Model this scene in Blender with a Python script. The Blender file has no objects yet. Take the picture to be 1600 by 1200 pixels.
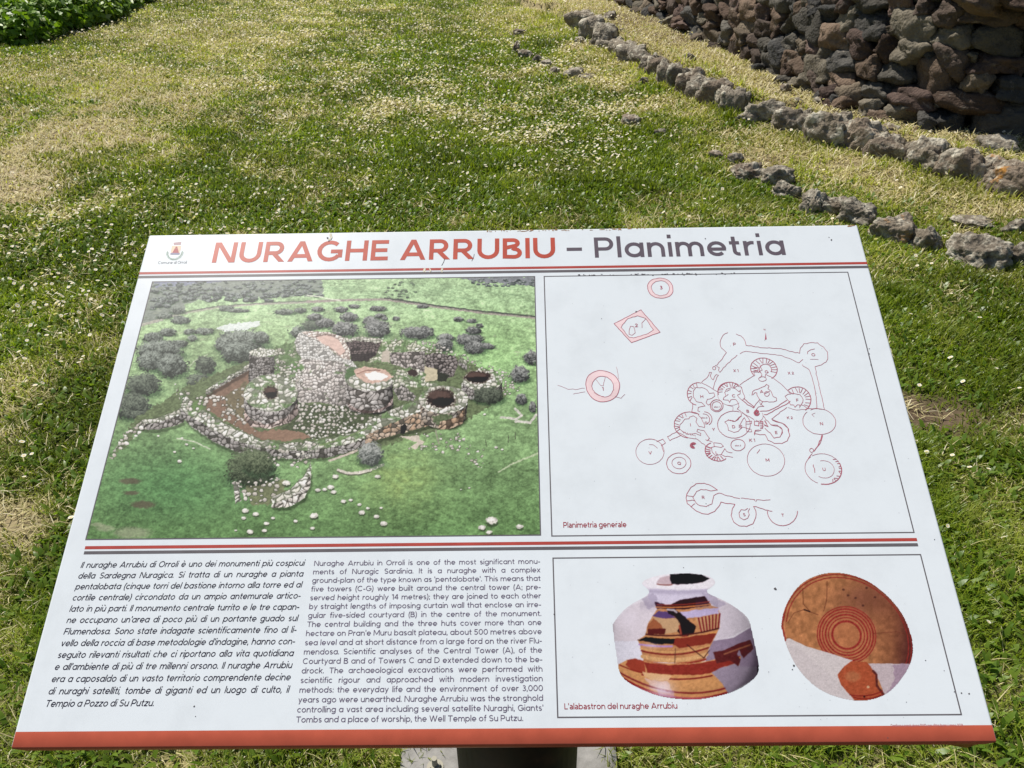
import bpy, bmesh, math, random
import numpy as np
from mathutils import Matrix, Vector
C = bpy.context.scene.collection
scene = bpy.context.scene

# ---------------------------------------------------------------- camera, sky, sun, exposure
F, CX, CY = 1250.0, 800.0, 600.0          # focal length in photo pixels (1600 x 1200)
EYE = np.array([0.0, 0.0, 1.55])          # eye height of the person reading the board
PITCH = math.radians(33.0)
def rodrigues(w):
    w = np.array(w); a = np.linalg.norm(w); k = w / a
    K = np.array([[0, -k[2], k[1]], [k[2], 0, -k[0]], [-k[1], k[0], 0]])
    return np.eye(3) + math.sin(a) * K + (1 - math.cos(a)) * K @ K
BR = rodrigues([-0.50088483, 0.01530968, -0.00892089])   # board axes seen from the camera
BT = np.array([-0.51511295, -0.21153837, 1.1354793])     # its top left corner
BW, BH = 1.0, 0.66487215                                 # board size in metres
_r1 = BR[:, 0]
_up = np.array([-(-_r1[1] * math.cos(PITCH) - _r1[2] * math.sin(PITCH)) / _r1[0], -math.cos(PITCH), -math.sin(PITCH)])
_up /= np.linalg.norm(_up)
_fw = np.array([0, 0, 1.0]) - _up * _up[2]; _fw /= np.linalg.norm(_fw)
VM = np.array([np.cross(_fw, _up), _fw, _up])            # camera axes (right, down, forward) to world
cam_data = bpy.data.cameras.new('camera'); cam = bpy.data.objects.new('camera', cam_data); C.objects.link(cam)
cam_data.sensor_width = 36.0; cam_data.lens = 36.0 * F / 1600.0
cam_data.clip_start = 0.05; cam_data.clip_end = 2000.0
m3 = np.array([VM[:, 0], -VM[:, 1], -VM[:, 2]]).T
mw = Matrix.Identity(4)
for i in range(3):
    for j in range(3): mw[i][j] = m3[i, j]
    mw[i][3] = EYE[i]
cam.matrix_world = mw
scene.camera = cam

SUN_EL, SUN_AZ = math.radians(57.0), math.radians(-44.0)   # azimuth from straight ahead, to the right positive
sun_dir = Vector((math.sin(SUN_AZ) * math.cos(SUN_EL), math.cos(SUN_AZ) * math.cos(SUN_EL), math.sin(SUN_EL)))
world = bpy.data.worlds.new('World'); scene.world = world; world.use_nodes = True
wn = world.node_tree.nodes; wl = world.node_tree.links
sky = wn.new('ShaderNodeTexSky'); sky.sky_type = 'NISHITA'; sky.sun_disc = False
sky.sun_elevation = SUN_EL; sky.sun_rotation = SUN_AZ; sky.altitude = 500.0
wl.new(sky.outputs['Color'], wn['Background'].inputs['Color'])
wn['Background'].inputs['Strength'].default_value = 0.066
sl = bpy.data.lights.new('sun', 'SUN'); sl.energy = 5.0; sl.angle = math.radians(0.5); sl.color = (1.0, 0.955, 0.88)
so = bpy.data.objects.new('sun', sl); C.objects.link(so)
so.rotation_euler = sun_dir.to_track_quat('Z', 'Y').to_euler()
scene.view_settings.view_transform = 'Standard'; scene.view_settings.look = 'None'
scene.view_settings.exposure = 0.30; scene.view_settings.gamma = 1.0
scene.view_settings.use_curve_mapping = False

# ---------------------------------------------------------------- helpers
def project(P):
    """world points -> photo pixels"""
    q = (np.asarray(P, float) - EYE) @ VM
    z = np.maximum(q[..., 2], 0.05)
    return q[..., 0] / z * F + CX, q[..., 1] / z * F + CY, q[..., 2]
def G(x, y, z=0.0):
    """a point of the ground (height z) measured in the photograph"""
    d = VM @ np.array([(x - CX) / F, (y - CY) / F, 1.0])
    return EYE + (z - EYE[2]) / d[2] * d
def UV(x, y):
    """a point printed on the board measured in the photograph -> metres along the board, x right and y up from its top left corner"""
    x = np.asarray(x, float); y = np.asarray(y, float)
    d = np.stack([(x - CX) / F, (y - CY) / F, np.ones_like(x)], -1)
    n = BR[:, 2]
    k = (BT @ n) / (d @ n)
    p = d * k[..., None] - BT
    return np.stack([p @ BR[:, 0], -(p @ BR[:, 1])], -1)

def hash2(ix, iy, seed=0):
    with np.errstate(over='ignore'):
        h = (ix.astype(np.int64).astype(np.uint32) * np.uint32(374761393)
             + iy.astype(np.int64).astype(np.uint32) * np.uint32(668265263) + np.uint32((seed * 1274126177) & 0xffffffff))
        h = (h ^ (h >> np.uint32(13))) * np.uint32(1274126177)
        h = (h ^ (h >> np.uint32(16))) * np.uint32(2246822519)
        h = h ^ (h >> np.uint32(15))
    return h.astype(np.float64) / 4294967296.0
def vnoise(x, y, seed=0):
    x = np.asarray(x, float); y = np.asarray(y, float)
    ix = np.floor(x); iy = np.floor(y); fx = x - ix; fy = y - iy
    fx = fx * fx * (3 - 2 * fx); fy = fy * fy * (3 - 2 * fy)
    a = hash2(ix, iy, seed); b = hash2(ix + 1, iy, seed); c = hash2(ix, iy + 1, seed); d = hash2(ix + 1, iy + 1, seed)
    return (a * (1 - fx) + b * fx) * (1 - fy) + (c * (1 - fx) + d * fx) * fy
def fbm(x, y, seed=0, oct=4, gain=0.5):
    s = 0.0; a = 1.0; t = 0.0
    for o in range(oct):
        s = s + a * vnoise(x * 2 ** o + 17.3 * o, y * 2 ** o - 9.1 * o, seed + o); t += a; a *= gain
    return s / t
def vnoise3(p, seed=0):
    z = p[:, 2]; iz = np.floor(z); f = z - iz; f = f * f * (3 - 2 * f)
    a = vnoise(p[:, 0] + iz * 37.17, p[:, 1] - iz * 91.7, seed); b = vnoise(p[:, 0] + (iz + 1) * 37.17, p[:, 1] - (iz + 1) * 91.7, seed)
    return a * (1 - f) + b * f
def sstep(a, b, x):
    t = np.clip((x - a) / (b - a), 0, 1); return t * t * (3 - 2 * t)

def lin(c):
    c = np.asarray(c, float) / 255.0
    return np.where(c <= 0.04045, c / 12.92, ((np.maximum(c, 0) + 0.055) / 1.055) ** 2.4)
PANEL_WHITE = np.array([0.63, 0.665, 0.69])
def ink(c):
    """printed colour as it looks on the sunlit board -> base colour of the ink"""
    return np.clip(lin(c) / lin([224, 232, 240]) * PANEL_WHITE - 0.012, 0.006, 0.8)

def tag(o, label=None, cat=None, group=None, kind=None):
    if label: o['label'] = label
    if cat: o['category'] = cat
    if group: o['group'] = group
    if kind: o['kind'] = kind
    return o
def link(name, me, m=None, parent=None):
    o = bpy.data.objects.new(name, me); C.objects.link(o)
    if m: me.materials.append(m)
    if parent: o.parent = parent
    return o
def empty(name, loc):
    o = bpy.data.objects.new(name, None); C.objects.link(o); o.location = loc; o.empty_display_size = 0.1
    return o
def mesh_np(name, V, loops, totals, cols=None, smooth=False, extra=None):
    """mesh from arrays: vertices, flat loop indices, loops per face, per vertex colours"""
    me = bpy.data.meshes.new(name)
    V = np.ascontiguousarray(V, np.float32); loops = np.ascontiguousarray(loops, np.int32).ravel(); totals = np.ascontiguousarray(totals, np.int32)
    me.vertices.add(len(V)); me.vertices.foreach_set('co', V.ravel())
    me.loops.add(len(loops)); me.loops.foreach_set('vertex_index', loops)
    me.polygons.add(len(totals))
    starts = np.zeros(len(totals), np.int32); starts[1:] = np.cumsum(totals)[:-1]
    me.polygons.foreach_set('loop_start', starts)
    me.polygons.foreach_set('loop_total', totals)
    if smooth: me.polygons.foreach_set('use_smooth', np.ones(len(totals), bool))
    if cols is not None:
        a = me.color_attributes.new('tint', 'FLOAT_COLOR', 'POINT')
        c4 = np.ones((len(V), 4), np.float32); c4[:, :3] = cols
        a.data.foreach_set('color', c4.ravel())
    me.update(calc_edges=True); me.validate()
    return me
def mesh_py(name, V, Fs, cols=None, smooth=False):
    loops = [i for f in Fs for i in f]; totals = [len(f) for f in Fs]
    return mesh_np(name, np.array(V, float), np.array(loops), np.array(totals), cols, smooth)

def material(name, color=(0.5, 0.5, 0.5), rough=0.6, spec=0.4):
    m = bpy.data.materials.new(name); m.use_nodes = True
    b = m.node_tree.nodes['Principled BSDF']
    b.inputs['Base Color'].default_value = (*color, 1); b.inputs['Roughness'].default_value = rough
    b.inputs['Specular IOR Level'].default_value = spec
    return m
def N(m, kind, **kw):
    n = m.node_tree.nodes.new(kind)
    for k, v in kw.items():
        if k in n.inputs.keys(): n.inputs[k].default_value = v
        else: setattr(n, k, v)
    return n
def L(m, a, b): m.node_tree.links.new(a, b)
def bsdf(m): return m.node_tree.nodes['Principled BSDF']
def ramp(m, stops):
    n = N(m, 'ShaderNodeValToRGB'); e = n.color_ramp.elements
    while len(e) < len(stops): e.new(0.5)
    for k, (p, c) in enumerate(stops):
        e[k].position = p; e[k].color = (*c, 1) if len(c) == 3 else c
    return n
def tint_material(name, rough=0.6, spec=0.4, grain=0.0, scale=60.0, bump=0.0):
    m = material(name, rough=rough, spec=spec)
    a = N(m, 'ShaderNodeAttribute', attribute_name='tint')
    out = a.outputs['Color']
    if grain:
        t = N(m, 'ShaderNodeTexCoord'); n = N(m, 'ShaderNodeTexNoise', Scale=scale, Detail=6.0)
        L(m, t.outputs['Object'], n.inputs['Vector'])
        r = N(m, 'ShaderNodeMapRange'); r.inputs['To Min'].default_value = 1 - grain; r.inputs['To Max'].default_value = 1 + grain
        L(m, n.outputs['Fac'], r.inputs['Value'])
        x = N(m, 'ShaderNodeMix', data_type='RGBA', blend_type='MULTIPLY'); x.inputs[0].default_value = 1
        L(m, out, x.inputs[6]); L(m, r.outputs['Result'], x.inputs[7]); out = x.outputs[2]
        if bump:
            bp = N(m, 'ShaderNodeBump', Strength=bump, Distance=0.01); L(m, n.outputs['Fac'], bp.inputs['Height'])
            L(m, bp.outputs['Normal'], bsdf(m).inputs['Normal'])
    L(m, out, bsdf(m).inputs['Base Color'])
    return m
# ---------------------------------------------------------------- ground
KERB_PX = [(897, 50), (920, 70), (950, 82), (990, 102), (1025, 125), (1075, 150), (1100, 162), (1130, 180), (1170, 195), (1220, 207), (1250, 222),
           (1290, 237), (1335, 247), (1380, 260), (1420, 272), (1475, 292), (1520, 302), (1570, 317), (1640, 340)]
KERB = np.array([G(*p)[:2] for p in KERB_PX])
KERB_X = np.vstack([[KERB[0] + (-0.25, 0.9)], [KERB[0] + (-0.12, 0.35)], KERB, [KERB[-1] + (0.7, -0.75)], [KERB[-1] + (3.0, -2.6)]])
def side_of(P, line):
    """distance to a polyline; positive on its left hand side when walking along it"""
    best = np.full(len(P), 1e9); sd = np.zeros(len(P))
    for a, b in zip(line[:-1], line[1:]):
        d = b - a; t = np.clip(((P - a) @ d) / (d @ d), 0, 1)
        q = P - (a + t[:, None] * d); r = np.hypot(q[:, 0], q[:, 1])
        s = q[:, 0] * d[1] - q[:, 1] * d[0]
        w = r < best; best = np.where(w, r, best); sd = np.where(w, np.sign(s), sd)
    return -best * sd
TERRACE = 0.12
def ground_z(x, y):
    x = np.atleast_1d(np.asarray(x, float)); y = np.atleast_1d(np.asarray(y, float))
    P = np.stack([x, y], -1)
    near = (np.abs(x) < 12) & (y > -3) & (y < 24)
    z = 0.03 * (fbm(x * 0.5 + 3, y * 0.5, 5, 3) - 0.5) * sstep(1.0, 3.0, np.hypot(x, y)) + 0.012 * (fbm(x * 3, y * 3, 6, 3) - 0.5)
    d = np.zeros(len(x))
    d[near] = side_of(P[near], KERB_X)          # positive: wall side of the kerb
    fade = sstep(14.0, 10.0, y)
    z = z + np.where(near, TERRACE * sstep(0.03, 0.15, d) * fade + 0.05 * sstep(-0.9, -0.1, d) * (d < 0.2) * fade, 0)
    z = z + 0.35 * sstep(8.5, 16.0, y - 0.5 * x) * sstep(-2.0, -9.0, x) # bank on the far left
    return z

# zones of the lawn, measured in the photograph: (x, y, rx, ry, amount)
STRAW = [(20, 270, 130, 75, 1.0), (130, 220, 130, 50, 1.0), (240, 135, 170, 50, 1.0), (340, 75, 160, 40, .95), (60, 118, 120, 26, .9), (420, 25, 150, 25, .5),
         (150, 95, 110, 22, .8), (830, 30, 110, 20, .8), (960, 30, 70, 20, .7), (960, 105, 100, 35, .6), (1060, 190, 110, 25, .45), (1030, 60, 50, 20, .7), (1120, 100, 60, 22, .95),
         (1230, 150, 90, 28, 1.0), (1330, 190, 90, 20, .8), (1450, 210, 120, 20, .6), (1560, 240, 90, 22, .7), (1190, 240, 110, 26, .55), (1290, 280, 110, 28, .6),
         (1420, 310, 120, 26, .55), (1540, 335, 90, 25, .6), (1500, 440, 60, 18, .4), (30, 600, 80, 55, .55), (100, 545, 70, 45, .5), (30, 800, 60, 90, .9), (10, 700, 50, 50, .7), (150, 610, 50, 40, .5),
         (450, 265, 110, 22, .45), (250, 335, 90, 18, .35), (540, 290, 70, 40, .45), (500, 320, 60, 16, .45), (1050, 1180, 200, 14, .45), (600, 1185, 90, 25, .55), (60, 1150, 60, 40, .3), (560, 180, 70, 20, .3),
         (1480, 700, 60, 20, .3), (30, 1020, 50, 40, .5), (600, 200, 120, 30, .25)]
LUSH = [(700, 265, 170, 60, .7), (980, 270, 140, 50, .9), (870, 300, 200, 40, .7), (760, 60, 160, 40, .5), (1500, 520, 150, 90, .6), (1480, 900, 130, 200, .5), (170, 690, 40, 130, .7), (70, 1000, 50, 150, .4),
        (330, 250, 120, 30, .3), (200, 350, 170, 40, .5), (1090, 300, 90, 30, .6), (90, 1185, 120, 15, .6), (1380, 470, 40, 60, .6), (1425, 735, 30, 45, 1.2)]
DIRT = [(10, 285, 110, 40, .75), (120, 215, 130, 30, .65), (230, 165, 120, 20, .4), (1470, 648, 100, 52, 1.0), (1400, 205, 110, 18, .55), (1540, 230, 90, 16, .55), (1345, 352, 50, 12, .7), (1090, 285, 70, 10, .4), (20, 810, 50, 40, .4),
        (1180, 255, 60, 14, .5), (1000, 45, 60, 14, .6), (1500, 385, 60, 18, .5), (1300, 200, 60, 12, .7), (1240, 160, 60, 14, .5), (1450, 225, 90, 14, .6), (1060, 75, 40, 12, .5), (1130, 190, 50, 10, .4), (1400, 290, 70, 14, .4), (1290, 265, 60, 10, .4), (1560, 345, 60, 12, .5), (900, 75, 50, 16, .35)]
DAISY = [(690, 130, 170, 80, 1.0), (880, 190, 110, 60, 1.5), (950, 195, 70, 35, 1.3), (560, 110, 140, 70, .8), (120, 380, 160, 45, .9), (60, 470, 90, 60, .9), (420, 60, 200, 60, .7), (300, 320, 200, 40, .45),
         (650, 300, 120, 40, .35), (420, 130, 120, 30, .8), (480, 25, 160, 25, .9), (860, 110, 90, 40, .9), (40, 560, 60, 50, .5), (420, 340, 120, 18, .5), (160, 90, 90, 20, .4)]
def zones(Z, px, py):
    s = np.zeros_like(px)
    for cx, cy, rx, ry, a in Z:
        q = ((px - cx) / rx) ** 2 + ((py - cy) / ry) ** 2
        s = np.maximum(s, a * np.exp(-0.8 * q))
    return s
def fields(x, y):
    z = np.zeros_like(x)
    px, py, dz = project(np.stack([x, y, z], -1))
    ok = (dz > 0.3)
    px = np.where(ok, np.clip(px, -500, 2100), 800); py = np.where(ok, np.clip(py, -150, 1500), 900)
    n1 = fbm(x * 1.3, y * 1.3, 11, 4); n2 = fbm(x * 4.5 + 9, y * 4.5, 12, 4); n3 = fbm(x * 14, y * 14, 13, 3)
    kd = np.full(len(x), -9.0); kq = (y < 11.5) & (y > -1) & (x > -0.8) & (x < 7); kd[kq] = side_of(np.stack([x, y], -1)[kq], KERB_X)
    terr = sstep(.02, .16, kd) + .42 * sstep(-.85, -.25, kd) * (kd <= .02)
    straw = zones(STRAW, px, py); lush = zones(LUSH, px, py); dirt = zones(DIRT, px, py); dz_ = zones(DAISY, px, py)
    straw = np.clip(0.14 + straw * 0.80 - lush * 0.35 + ((n1 - 0.5) * 0.8 + (n2 - 0.5) * 1.6 + (n3 - 0.5) * 0.9) * (1 - .55 * np.clip(straw, 0, 1)) + terr * (.80 + (n2 - .5) * .8), 0, 1)
    dirt = np.clip(dirt * 1.15 + sstep(.02, .2, kd) * .55 + (n2 - 0.5) * 1.3 * np.clip(dirt * 4, .35, 1) + (n3 - 0.5) * 0.8 - 0.14, 0, 1)
    lush = np.clip(lush + (n1 - 0.5) * 0.8, 0, 1)
    dz_ = np.clip(dz_ * (0.06 + 4.6 * np.clip(n2 - 0.44, 0, 1) + 2.0 * np.clip(n3 - .5, 0, 1)) + 0.03, 0, 2)
    return straw, lush, dirt, dz_

def axis_points(fine_a, fine_b, step, far):
    a = list(np.arange(fine_a, fine_b + step / 2, step)); s = step
    while a[-1] < far: s *= 1.35; a.append(a[-1] + s)
    s = step
    while a[0] > -far: s *= 1.35; a.insert(0, a[0] - s)
    return np.array(a)
gx = axis_points(-8.0, 6.5, 0.04, 400.0); gy = axis_points(-0.3, 14.5, 0.04, 400.0)
XX, YY = np.meshgrid(gx, gy); xf, yf = XX.ravel(), YY.ravel()
zf = ground_z(xf, yf)
st, lu, di, da = fields(xf, yf)
soil = np.array([0.110, 0.078, 0.050]); dust = np.array([0.29, 0.23, 0.155]); thatch = np.array([0.30, 0.255, 0.125]); moss = np.array([0.042, 0.050, 0.011])
nn = fbm(xf * 9, yf * 9, 31, 4)[:, None]; pathm = sstep(0.0, -1.5, xf - 0.25 * (yf - 4))[:, None]
gc = moss * (1 - st[:, None]) + thatch * st[:, None]
gd = soil * (1 - pathm) + dust * pathm
gc = gc * (1 - di[:, None]) + gd * di[:, None]
gc = gc * (0.65 + 0.7 * nn)
far_ = sstep(13.0, 17.0, np.hypot(xf, yf - 2))[:, None]; gc = gc * (1 - far_) + np.array([0.075, 0.085, 0.024]) * far_
nx, ny = len(gx), len(gy)
idx = np.arange(nx * ny).reshape(ny, nx)
quads = np.stack([idx[:-1, :-1], idx[:-1, 1:], idx[1:, 1:], idx[1:, :-1]], -1).reshape(-1, 4)
gm = mesh_np('ground', np.stack([xf, yf, zf], -1), quads, np.full(len(quads), 4), gc, True)
gmat = tint_material('soil_and_thatch', rough=0.95, spec=0.1, grain=0.45, scale=45.0, bump=0.8)
tag(link('ground', gm, gmat), 'lawn ground with dry straw patches and trodden earth path', 'ground', kind='structure')

# ---------------------------------------------------------------- grass, straw and daisies
rng = np.random.default_rng(4)
HALF = math.atan(800 / F) + 0.16
def scatter(y0, y1, dens):
    """random ground points between two distances from the reader, in the width the view needs"""
    a = math.tan(HALF); n = int(dens * 2 * a * (y1 ** 2 - y0 ** 2) / 2 + dens * 2.2 * (y1 - y0))
    y = np.sqrt(rng.uniform(y0 ** 2, y1 ** 2, n)); x = rng.uniform(-1, 1, n) * (a * y + 1.1)
    return x, y
def in_slab(x, y): return (np.abs(x - SLAB[0]) < SLAB[2] - 0.02 + 0.05 * np.sin(y * 37) * (x < 0)) & (np.abs(y - SLAB[1]) < SLAB[3] - 0.02)
SLAB = (-0.022, 0.86, 0.215, 0.235)
WALL_PX = [(990, 10), (1050, 30), (1100, 55), (1200, 100), (1300, 150), (1400, 183), (1500, 201), (1600, 207)]
WALL = np.array([G(px, py, TERRACE)[:2] for px, py in WALL_PX])
WALL_X = np.vstack([[WALL[0] + (0.15, 3.5)], [WALL[0] + (-0.06, 1.2)], WALL, [WALL[-1] + (0.75, -0.05)], [WALL[-1] + (1.8, 0.35)], [WALL[-1] + (3.2, 1.6)]])
def off_wall(x, y): return side_of(np.stack([x, y], -1), WALL_X) < 0.02
def blades(name, x, y, az, lean, length, width, col, m, label, bend=0.5, lift=0.0):
    n = len(x); z = ground_z(x, y) + lift
    dirx, diry = np.cos(az), np.sin(az)
    sx, sy = -diry * width / 2, dirx * width / 2
    h1 = length * 0.55
    V = np.zeros((n, 5, 3))
    lx, lz = np.sin(lean), np.cos(lean)
    l2 = np.clip(lean + bend, 0, 1.75); l2x, l2z = np.sin(l2), np.cos(l2)
    V[:, 0] = np.stack([x - sx, y - sy, z - 0.004], -1); V[:, 1] = np.stack([x + sx, y + sy, z - 0.004], -1)
    mx, my, mz = x + dirx * lx * h1, y + diry * lx * h1, z + lz * h1
    V[:, 2] = np.stack([mx + sx * .8, my + sy * .8, mz], -1); V[:, 3] = np.stack([mx - sx * .8, my - sy * .8, mz], -1)
    h2 = length * 0.45
    V[:, 4] = np.stack([mx + dirx * l2x * h2, my + diry * l2x * h2, np.maximum(mz + l2z * h2, z + 0.002)], -1)
    b = (np.arange(n) * 5)[:, None]
    loops = np.concatenate([b + [0, 1, 2, 3], b + [3, 2, 4]], 1)
    me = mesh_np(name, V.reshape(-1, 3), loops, np.tile([4, 3], n), np.repeat(col, 5, 0))
    return tag(link(name, me, m), label, 'grass', kind='stuff')
def leaf_material(name, trans=0.45, rough=0.55):
    m = tint_material(name, rough=rough, spec=0.35)
    t = N(m, 'ShaderNodeBsdfTranslucent'); a = [n for n in m.node_tree.nodes if n.type == 'ATTRIBUTE'][0]
    g = N(m, 'ShaderNodeMix', data_type='RGBA', blend_type='MULTIPLY'); g.inputs[0].default_value = 1; g.inputs[7].default_value = (1.25, 1.3, 0.6, 1)
    L(m, a.outputs['Color'], g.inputs[6]); L(m, g.outputs[2], t.inputs['Color'])
    x = N(m, 'ShaderNodeMixShader'); x.inputs[0].default_value = trans
    L(m, bsdf(m).outputs[0], x.inputs[1]); L(m, t.outputs[0], x.inputs[2])
    L(m, x.outputs[0], m.node_tree.nodes['Material Output'].inputs['Surface'])
    return m
grass_mat = leaf_material('grass_blade', 0.45, 0.38); straw_mat = leaf_material('dry_stalk', 0.25, 0.7)
def near_mix(bands):
    xs, ys = zip(*[scatter(*b) for b in bands]); return np.concatenate(xs), np.concatenate(ys)
def keep(x, y, p):
    k = (rng.random(len(x)) < p) & ~in_slab(x, y) & off_wall(x, y); return k
# green blades
x, y = near_mix([(0.55, 2.0, 26000), (2.0, 3.6, 17000), (3.6, 6.0, 11000), (6.0, 9.0, 6000), (9.0, 15.0, 3000)])
st, lu, di, da = fields(x, y)
k = keep(x, y, np.clip(1.12 - 0.70 * st - 0.95 * di + 0.35 * lu, 0.03, 1)); x, y, st, lu, di = x[k], y[k], st[k], lu[k], di[k]
d = np.hypot(x, y); n = len(x); u = rng.random(n)[:, None]
tuft = fbm(x * 6, y * 6, 77, 2)
kd = np.full(n, 9.0); kq = (y < 11) & (x > -0.5); kd[kq] = side_of(np.stack([x, y], -1)[kq], KERB_X)
kerbside = np.exp(-(np.where(kd < 0, kd / 0.16, (kd - .25) / 0.12)) ** 2) * sstep(.35, .6, fbm(x * 2.3, y * 2.3, 55, 3))
nearpost = np.exp(-((x / 0.62) ** 2 + ((y - 1.25) / 0.75) ** 2))
length = (0.012 + 0.020 * rng.random(n) + 0.065 * np.clip(tuft - .48, 0, 1) + 0.045 * lu * tuft + 0.05 * np.clip(nearpost - 0.2, 0, 1) + 0.05 * kerbside) * (1 + 0.02 * d)
width = (0.0022 + 0.0016 * rng.random(n)) * np.clip(d / 1.9, 0.9, 3.2)
ca = np.array([0.100, 0.168, 0.007]); cb = np.array([0.225, 0.285, 0.020]); cc = np.array([0.42, 0.42, 0.11])
yel = np.clip(st * 0.7 + 0.25 * (rng.random(n) - 0.3), 0, 1)[:, None]
col = (ca * (1 - u) + cb * u) * (1 - yel) + cc * yel
col *= (0.45 + 1.1 * fbm(x * 2.6, y * 2.6, 41, 4))[:, None]
blades('grass', x, y, rng.uniform(0, 6.283, n), rng.uniform(0.15, 1.25, n), length, width, col, grass_mat, 'short green mown grass covering the lawn', bend=rng.uniform(0.2, 0.9, n))
# dry stalks, lying flat
x, y = near_mix([(0.55, 2.2, 7000), (2.2, 4.5, 5000), (4.5, 8.0, 4200), (8.0, 15.0, 2200)])
st, lu, di, da = fields(x, y)
k = keep(x, y, np.clip(0.10 + 1.0 * st - 0.25 * di - 0.15 * lu, 0.02, 1)); x, y, st = x[k], y[k], st[k]
d = np.hypot(x, y); n = len(x); u = rng.random(n)[:, None]; w = rng.random(n)[:, None]
length = (0.018 + 0.065 * rng.random(n) ** 2.5); width = (0.0014 + 0.0014 * rng.random(n)) * np.clip(d / 1.8, 0.9, 3.4)
col = np.array([0.60, 0.53, 0.28]) * (1 - u) + np.array([0.40, 0.34, 0.16]) * u
col = np.where(w > 0.86, np.array([0.68, 0.61, 0.42]), col)
blades('dry_grass', x, y, rng.uniform(0, 6.283, n), rng.uniform(0.9, 1.5, n), length, width, col, straw_mat, 'pale dry grass stalks lying over the lawn', bend=rng.uniform(0.0, 0.35, n), lift=0.008)
# small round leaves of clover and daisy rosettes
x, y = near_mix([(0.55, 2.0, 2600), (2.0, 4.5, 1300), (4.5, 9.0, 500)])
st, lu, di, da = fields(x, y)
k = keep(x, y, np.clip(0.9 - st - di + 0.3 * lu, 0, 1)); x, y = x[k], y[k]
n = len(x); d = np.hypot(x, y); u = rng.random(n)[:, None]
col = np.array([0.09, 0.17, 0.014]) * (1 - u) + np.array([0.18, 0.26, 0.03]) * u
blades('clover', x, y, rng.uniform(0, 6.283, n), rng.uniform(0.7, 1.3, n), 0.018 + 0.018 * rng.random(n), 0.008 + 0.007 * rng.random(n) + 0.0008 * d, col, grass_mat, 'small broad clover leaves among the grass', bend=0.2, lift=0.014)
# daisies
x, y = near_mix([(1.2, 3.0, 1500), (3.0, 6.0, 1900), (6.0, 14.5, 1300)])
st, lu, di, da = fields(x, y)
k = keep(x, y, np.clip(da * 0.62, 0, 1)); x, y = x[k], y[k]
n = len(x); z = ground_z(x, y) + 0.030 + 0.022 * rng.random(n); d = np.hypot(x, y)
r = (0.0050 + 0.0036 * rng.random(n)) * np.clip(0.9 + 0.05 * d, 1, 1.6)
tx, ty = rng.normal(0, 0.38, n), rng.normal(-0.12, 0.38, n)
ang = np.arange(8) * math.pi / 4
V = np.zeros((n, 9, 3)); 
for q in range(8):
    rr = r * (1.0 if q % 2 else 0.86); ox, oy = np.cos(ang[q]) * rr, np.sin(ang[q]) * rr
    V[:, q] = np.stack([x + ox, y + oy, z + ox * tx + oy * ty + 0.0015], -1)
V[:, 8] = np.stack([x, y, z], -1)
b = (np.arange(n) * 9)[:, None]
loops = np.concatenate([b + [q, (q + 1) % 8, 8] for q in range(8)], 1)
dc = np.tile(np.array([0.86, 0.86, 0.82]), (n * 9, 1)); dc[8::9] = (0.65, 0.42, 0.03)
dm = mesh_np('daisies', V.reshape(-1, 3), loops, np.full(n * 8, 3), dc)
tag(link('daisies', dm, leaf_material('daisy_petal', 0.3, 0.6)), 'tiny white daisies scattered thickly over the lawn', 'flowers', kind='stuff')
# ---------------------------------------------------------------- stones, kerb, wall
def ico(sub):
    bm = bmesh.new(); bmesh.ops.create_icosphere(bm, subdivisions=sub, radius=1.0)
    bm.verts.ensure_lookup_table()
    V = np.array([v.co[:] for v in bm.verts]); Fc = np.array([[v.index for v in f.verts] for f in bm.faces]); bm.free()
    return V / np.linalg.norm(V, axis=1)[:, None], Fc
ICO = {s: ico(s) for s in (3, 4, 5)}
def rock_shape(seed, sub, cuts=11, rough=0.10, dlo=0.62, boxy=0.0):
    """unit boulder: a sphere cut by random planes and roughened"""
    r = np.random.default_rng(seed); D, Fc = ICO[sub]
    nrm = r.normal(size=(cuts, 3)); nrm /= np.linalg.norm(nrm, axis=1)[:, None]
    dist = r.uniform(dlo, 0.95, cuts)
    q = np.maximum(D @ nrm.T, 1e-3); lim = np.where(D @ nrm.T > 0.05, dist / q, 9.0)
    R = np.minimum(lim.min(1), 1.05)
    if boxy: R = R * (1 - boxy + boxy / (np.abs(D) ** 5).sum(1) ** 0.2)
    off = r.uniform(0, 50, 3)
    R = R * (1 + rough * 1.9 * (vnoise3(D * 2.2 + off, seed) - 0.5) + rough * 1.3 * (vnoise3(D * 5 + off, seed + 1) - 0.5) + rough * 0.7 * (vnoise3(D * 11 + off, seed + 2) - 0.5)
             + rough * 0.45 * (vnoise3(D * 24 + off, seed + 3) - 0.5))
    pit = vnoise3(D * 8 + off, seed + 5); R = R - rough * 0.55 * sstep(0.72, 0.9, pit)
    return D * R[:, None], Fc
def fit_unit(D): return (D - (D.max(0) + D.min(0)) / 2) / ((D.max(0) - D.min(0)) / 2)
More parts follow.
